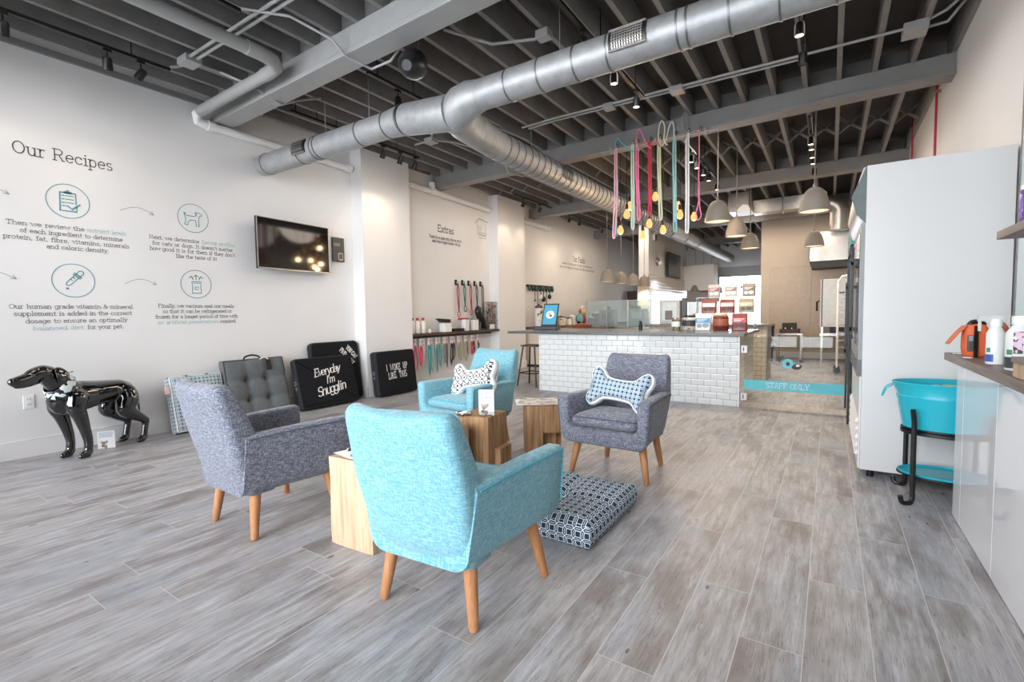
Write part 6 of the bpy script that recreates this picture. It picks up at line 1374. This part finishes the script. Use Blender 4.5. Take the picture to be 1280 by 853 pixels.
b = MB(); b.box(.150, 5.545, .10, .168, 5.585, 1.74); b.box(.150, 6.45, .10, .168, 6.49, 1.74); b.box(.150, 5.545, 1.74, .168, 6.49, 1.78); local(b, f2).build('door_frame', M['black'], f2, smooth=False)
b = MB(); b.box(.150, 5.545, 1.80, .184, 6.49, 2.02); local(b, f2).build('lit_header', plain('teal_header', '#2f8f93', .3), f2, smooth=False)
b = MB(); b.box(.12, 5.62, .75, .135, 5.65, 1.45); b.box(.12, 5.62, .78, .165, 5.65, .81); b.box(.12, 5.62, 1.39, .165, 5.65, 1.42); local(b, f2).build('door_handle', M['black'], f2, smooth=False)
for x in (.24, .88):
    for y in (5.58, 6.44): b = MB(); b.cyl((x,y,0), (x,y,.031), .022, n=12); local(b, f2).build('foot', M['black'], f2)
# glass edge strip right of the fridge along the wall
gp_ = thing('splashback', 'tall pale glass panel on the wall above the gloss counter', 'glass panel', (.94, 3.1, .94))
b = MB(); b.box(-.012, -2.2, 0, 0, .99, 2.1); b.build('glass_sheet', plain('pale_backpainted_glass', '#cfdad8', .06, 0, .01), gp_, smooth=False); b = MB(); b.box(-.016, .985, 0, .002, .998, 2.1); b.build('edge_strip', M['seam'], gp_, smooth=False)

# ================================================================= gloss white counter at the right with its goods
rcn = thing('gloss_counter', 'white gloss panelled counter with a wooden top carrying the orange pouch', 'counter', (.76, 2.0, 0))
def rl_(mb): return local(mb, rcn)
for (y0, y1) in ((3.50, 3.675), (2.88, 3.496), (1.95, 2.876), (1.0, 1.946), (-.60, .996)):
    b = MB(); b.box(.612, y0, .004, .632, y1, .893); rl_(b).build('gloss_panel', M['gloss'], rcn, smooth=False, bevel=.0015)
b = MB(); b.box(.633, -.60, .004, .93, 3.672, .893); rl_(b).build('carcass', M['trimw'], rcn, smooth=False)
b = MB(); b.box(.565, -.62, .895, .938, 3.76, .937); rl_(b).build('wooden_top', M['shelfwood'], rcn, smooth=False, bevel=.002)
TZ = .938
oj = thing('nylon_pouch', 'orange nylon treat pouch with a black strap and grey front pocket', 'pouch', (.64, 3.46, TZ), R(10))
b = MB(); rings = []
for z, k in ((.002,.80),(.012,.92),(.05,1.0),(.11,.98),(.15,.90),(.168,.72),(.174,.4)): rings.append([(x*k, y*k, z) for x, y in rrect(.105, .085, .03, 4)])
b.loft(rings); b.build('bag', M['orange'], oj)
b = MB(); b.box(-.046,-.048,.030,-.022,-.036,.115); b.build('front_pocket', plain('grey_nylon', '#4d4f55', .5), oj, smooth=False, bevel=.004); b = MB(); b.box(-.042,-.051,.085,-.026,-.044,.112); b.build('clear_window', plain('silver_patch', '#9aa0a8', .3), oj, smooth=False)
b = MB(); b.loft([[(x, -.049-.006*(z < .15), z), (x+.014, -.049-.006*(z < .15), z), (x+.014, -.043, z), (x, -.043, z)] for x, z in ((-.020,.004),(-.020,.08),(-.021,.14),(-.020,.165))]); b.build('black_strap', M['black'], oj, smooth=False)
b = MB(); b.tube(catmull([Vector((-.03,-.01,.165)), Vector((-.018,-.01,.182)), Vector((.015,-.01,.184)), Vector((.035,0,.17))], 4), .012, 8); b.build('top_handle', M['black'], oj)
b = MB(); b.loft([[(-.045,-.03,.165),(-.045,.03,.165),(-.047,.03,.158),(-.047,-.03,.158)], [(-.075,-.035,.13),(-.075,.03,.13),(-.078,.03,.122),(-.078,-.035,.122)], [(-.115,-.035,.075),(-.115,.02,.075),(-.117,.02,.066),(-.117,-.035,.066)]]); b.build('open_flap', plain('coral_nylon', '#d4704c', .6), oj, smooth=False)
t = thing('price_tag', 'tiny white price tag in front of the orange pouch', 'tag', (.595, 3.34, TZ+.002), R(-30)); b = MB(); b.box(-.018,-.012,0,.018,.012,.004); b.build('tag', M['paper'], t, smooth=False)
t = thing('price_tag', 'tiny white price tag behind the orange pouch at the counter end', 'tag', (.600, 3.60, TZ+.002), R(10)); b = MB(); b.box(-.02,-.014,0,.02,.014,.004); b.build('tag', M['paper'], t, smooth=False)
of = thing('flying_disc', 'dull orange rubber disc standing behind the white bottles', 'pet toy', (.70, 3.24, TZ+.10)); b = MB(); b.lathe([(0,0),(.075,0),(.09,.008),(.08,.016),(0,.02)], n=28); b.xf(Matrix.Rotation(R(80),4,'Y')).build('disc', plain('rust_rubber', '#b5573a', .6), of)
b = MB(); b.box(-.03,-.03,-.10,.03,.03,-.085); b.build('wire_foot', M['black'], of, smooth=False)
wbm = plain('white_bottle_plastic', '#e4e6e3', .35); bl = plain('blue_label_block', '#3f5fae', .4); blk = plain('black_label_block', '#3a3d40', .4)
def shampoo(label, x, y, r, h, colm, cap, wide=False):
    t = bottle(label, (x, y, TZ+.001), r, h, wbm, M['white'], None, 'white grooming bottles', 'grooming_bottle', .55 if not wide else .5, .16, 24)
    b = MB(); n = 10; a0, a1 = R(150), R(250)
    b.loft([[(r*1.012*math.cos(a0+(a1-a0)*i/n), r*1.012*math.sin(a0+(a1-a0)*i/n), z) for i in range(n+1)] for z in cap], cap=False, closed=False); b.build('printed_label', colm, t)
    b = MB(); b.loft([[(r*1.014*math.cos(R(200)+R(30)*i/n), r*1.014*math.sin(R(200)+R(30)*i/n), z) for i in range(n+1)] for z in (cap[1]+.01, cap[1]+.03)], cap=False, closed=False); b.build('green_mark', plain('green_mark_%d' % int(y*100), '#4f8a6c', .5), t); return t
s2 = shampoo('white spray bottle with a blue label block, next to the orange pouch', .630, 3.035, .032, .205, bl, (.012, .045))
b = MB(); b.box(-.062,-.013,.196,.022,.013,.222); b.box(-.060,-.006,.150,-.050,.006,.20); b.build('spray_trigger', plain('pale_grey_trigger', '#c8cbc4', .4), s2, smooth=False)
s3 = shampoo('large white bottle with a vertical black and pink label', .648, 2.775, .043, .222, blk, (.010, .055), True)
b = MB(); n = 8; r = .0436; b.loft([[(r*math.cos(R(232)+R(38)*i/n), r*math.sin(R(232)+R(38)*i/n), z) for i in range(n+1)] for z in (.07, .16)], cap=False, closed=False); b.build('vertical_label', print_mat('vertical_label_print', '#d9b9c9', ['#2c2e33', '#e8e4e6', '#3d3a44'], 70, .5), s3)
sq = thing('grooming_sprayer', 'black trigger of a bottle behind the large white bottle', 'bottle', (.735, 3.02, TZ+.001)); b = MB(); b.lathe([(0,0),(.028,0),(.03,.006),(.03,.14),(.012,.17)], n=18); b.build('body', wbm, sq); b = MB(); b.box(-.06,-.012,.19,.02,.012,.215); b.box(-.058,-.005,.15,-.048,.005,.2); b.cyl((0,0,.165),(0,0,.195), .012, n=12); b.build('spray_trigger', M['black'], sq, smooth=False)
wbx = thing('wooden_display', 'small wooden display block on the gloss counter, before the bottles', 'display block', (.675, 2.43, TZ)); b = MB(); b.box(-.10,-.25,.0,.2,.10,.055); b.build('block', M['timberpale'], wbx, smooth=False, bevel=.002); b = MB(); b.box(-.105,-.255,.055,.205,.105,.075); b.build('top_board', M['shelfwood'], wbx, smooth=False)
# upper wooden shelf with the purple bottle
us = thing('display_shelf', 'grey wooden shelf under the purple bottle, above the gloss counter', 'shelf', (.80, 1.9, 1.472)); b = MB(); b.prism([(-.27,.70),(-.27,-2.4),(.125,-2.4),(.125,.70)], 'z', -.015, .015); b.build('board', M['shelfwood'], us, smooth=False, bevel=.002)
for y in (.5, -1.5): b = MB(); b.box(.05, y-.015, -.06, .125, y+.015, -.015); b.build('bracket', M['galv'], us, smooth=False)
pbt = thing('purple_bottle', 'purple labelled bottle standing on the grey wooden shelf', 'bottle', (.572, 2.37, 1.488)); b = MB(); b.lathe([(0,0),(.032,0),(.034,.006),(.034,.108),(.030,.112)], n=24); b.build('body', M['purple'], pbt); b = MB(); b.lathe([(.033,.110),(.033,.126),(.0,.128)], n=24); b.build('cap', M['white'], pbt); b = MB()
b.loft([[(.0346*math.cos(R(170)+R(40)*i/8), .0346*math.sin(R(170)+R(40)*i/8), z) for i in range(9)] for z in (.015,.10)], cap=False, closed=False); b.build('printed_label', print_mat('purple_print', '#5a3f86', ['#b89cc9', '#8a6bb0', '#e0d4e8'], 60, .5), pbt)

# ================================================================= teal tub on its stand
tub = thing('beverage_tub', 'oval teal metal tub with two loop handles in its black stand', 'tub', (.63, 3.93, .44)); 
b = MB(); prof = [(0,.012),(.215,.012),(.225,.0),(.232,.02),(.262,.20),(.266,.21),(.262,.218),(.284,.285),(.290,.292),(.285,.298),(.278,.288),(.255,.20),(.225,.03),(0,.025)]
b.lathe(prof, n=48, sx=1.0, sy=.66); b.build('body', M['tub'], tub)
b = MB(); b.lathe([(.228,.002),(.238,.002),(.238,.012),(.228,.012),(.228,.002)], n=40, sx=1, sy=.66); b.build('dark_base_band', M['black'], tub)
for s in (-1, 1):
    b = MB(); b.tube(catmull([Vector((s*.278,-.03,.275)), Vector((s*.315,-.035,.25)), Vector((s*.335,-.02,.20)), Vector((s*.335,.02,.20)), Vector((s*.315,.035,.25)), Vector((s*.278,.03,.275))], 4), .004, 8); b.build('loop_handle', M['tub'], tub)
b = MB(); rnd = random.Random(5)
st_ = thing('tub_stand', 'black metal stand with hooked feet and a teal tray under the tub', 'stand', (.63, 3.93, 0))
for sx in (-1, 1):
    for sy in (-1, 1):
        b = MB(); x, y = sx*.19, sy*.175
        pts = [Vector((x+sx*.01, y*1.0+sy*.012, .585)), Vector((x, y, .50)), Vector((x, y-.002*sy, .43)), Vector((x, y, .10)), Vector((x, y+sy*.004, .035)), Vector((x+sx*.018, y+sy*.02, .010)), Vector((x+sx*.05, y+sy*.035, .014)), Vector((x+sx*.062, y+sy*.04, .055))]
        b.tube(catmull(pts, 4), .014, 8); b.build('leg', M['black'], st_)
b = MB(); b.lathe([(.226,.415),(.240,.415),(.240,.436),(.226,.436),(.226,.415)], n=40, sx=1, sy=.68); b.build('support_ring', M['black'], st_)
b = MB(); b.lathe([(0,.150),(.235,.150),(.245,.155),(.250,.172),(.243,.172),(.236,.160),(0,.158)], n=44, sx=1, sy=.64); b.build('lower_tray', M['tub'], st_)
b = MB(); b.lathe([(.244,.146),(.254,.150),(.254,.160),(.246,.158),(.244,.146)], n=44, sx=1, sy=.64); b.build('tray_rim', M['black'], st_)
for i, (x, y, r_, c) in enumerate(((-.09,-.02,.5,'yellow and red'), (.03,.03,-.4,'pale yellow'), (.14,-.02,.3,'orange and green'))):
    t = thing('treat_packet', '%s treat packet lying inside the teal tub' % c, 'packet', (.63+x, 3.93+y, .685), r_, 'packets inside the teal tub')
    b = MB(); b.loft([[(q*k, w_*k, z) for q, w_ in rrect(.16,.12,.02,3)] for z, k in ((0,.9),(.012,1),(.028,.9))]); b.build('packet', print_mat('packet_%d' % i, '#d9c36a', ['#c9503f', '#e3d9a8', '#d8b04a', '#5f8a4c'], 16, .45), t)
bag = tag(MB().build('x', M['white']), None) if False else None

# ================================================================= light and camera
w = bpy.data.worlds.new('daylight'); bpy.context.scene.world = w; w.use_nodes = True
bg = w.node_tree.nodes['Background']; bg.inputs[0].default_value = (.88, .925, 1.0, 1); bg.inputs[1].default_value = 12.5
def portal(x0, x1, z0, z1, y, front):
    d = bpy.data.lights.new('portal', 'AREA'); d.shape = 'RECTANGLE'; d.size = x1-x0; d.size_y = z1-z0; d.cycles.is_portal = True
    o = bpy.data.objects.new('portal', d); C.objects.link(o); o.location = ((x0+x1)/2, y, (z0+z1)/2); o.rotation_euler = (R(90) if front else R(-90), 0, 0)
portal(-5.8, .1, .2, 3.25, YF-.02, True); portal(-3.6, -2.05, .3, 2.7, YB-.02, False)
def fill(x, y, z, e, col=(1,.86,.70), s=.3):
    d = bpy.data.lights.new('fill_light', 'POINT'); d.energy = e; d.color = col; d.shadow_soft_size = s
    o = bpy.data.objects.new('fill_light', d); C.objects.link(o); o.location = (x, y, z)
def wash(x, y, e, col, z=3.42):  # unseen fill spots added under the joists to even the light, no fitting
    d = bpy.data.lights.new('fill_light', 'SPOT'); d.energy = e; d.color = col; d.shadow_soft_size = .5; d.spot_size = R(178); d.spot_blend = .12
    o = bpy.data.objects.new('fill_light', d); C.objects.link(o); o.location = (x, y, z)
for x in (-4.3, -1.72, -.24):
    for y, e, c in ((1.2, 34, (1,.97,.95)), (4.6, 40, (1,.94,.87)), (7.6, 46, (1,.85,.71)), (11.0, 48 if x < -4 else 100, (1,.84,.68)), (12.8, 30 if x < -1 else 70, (1,.84,.68))): wash(x, y, e*(.38 if x > -1 else 1), c)
sc = bpy.context.scene
cam = bpy.data.cameras.new('camera'); co = bpy.data.objects.new('camera', cam); C.objects.link(co); sc.camera = co
cam.sensor_width = 36; cam.sensor_fit = 'HORIZONTAL'; cam.lens = 603.6/1280*36; cam.clip_start = .03
yaw, pit, rol = R(-33.375), R(-3.244), R(-.828)
f_ = Vector((math.sin(yaw)*math.cos(pit), math.cos(yaw)*math.cos(pit), math.sin(pit))); r0 = Vector((math.cos(yaw), -math.sin(yaw), 0)); u0 = r0.cross(f_)
rr = r0*math.cos(rol)+u0*math.sin(rol); uu = rr.cross(f_)
co.matrix_world = basis((0, 0, 1.2), rr, uu, -f_)
sc.view_settings.view_transform = 'Standard'; sc.view_settings.look = 'None'; sc.view_settings.gamma = 1; sc.view_settings.use_curve_mapping = False
sc.view_settings.exposure = 0.42
try:
    sc.cycles.use_denoising = True; sc.cycles.denoiser = 'OPENIMAGEDENOISE'
except Exception: pass
sc.cycles.max_bounces = 10; sc.cycles.diffuse_bounces = 6; sc.cycles.glossy_bounces = 5; sc.cycles.transparent_max_bounces = 16; sc.cycles.transmission_bounces = 6
sc.cycles.caustics_reflective = False; sc.cycles.caustics_refractive = False; sc.cycles.sample_clamp_indirect = 6
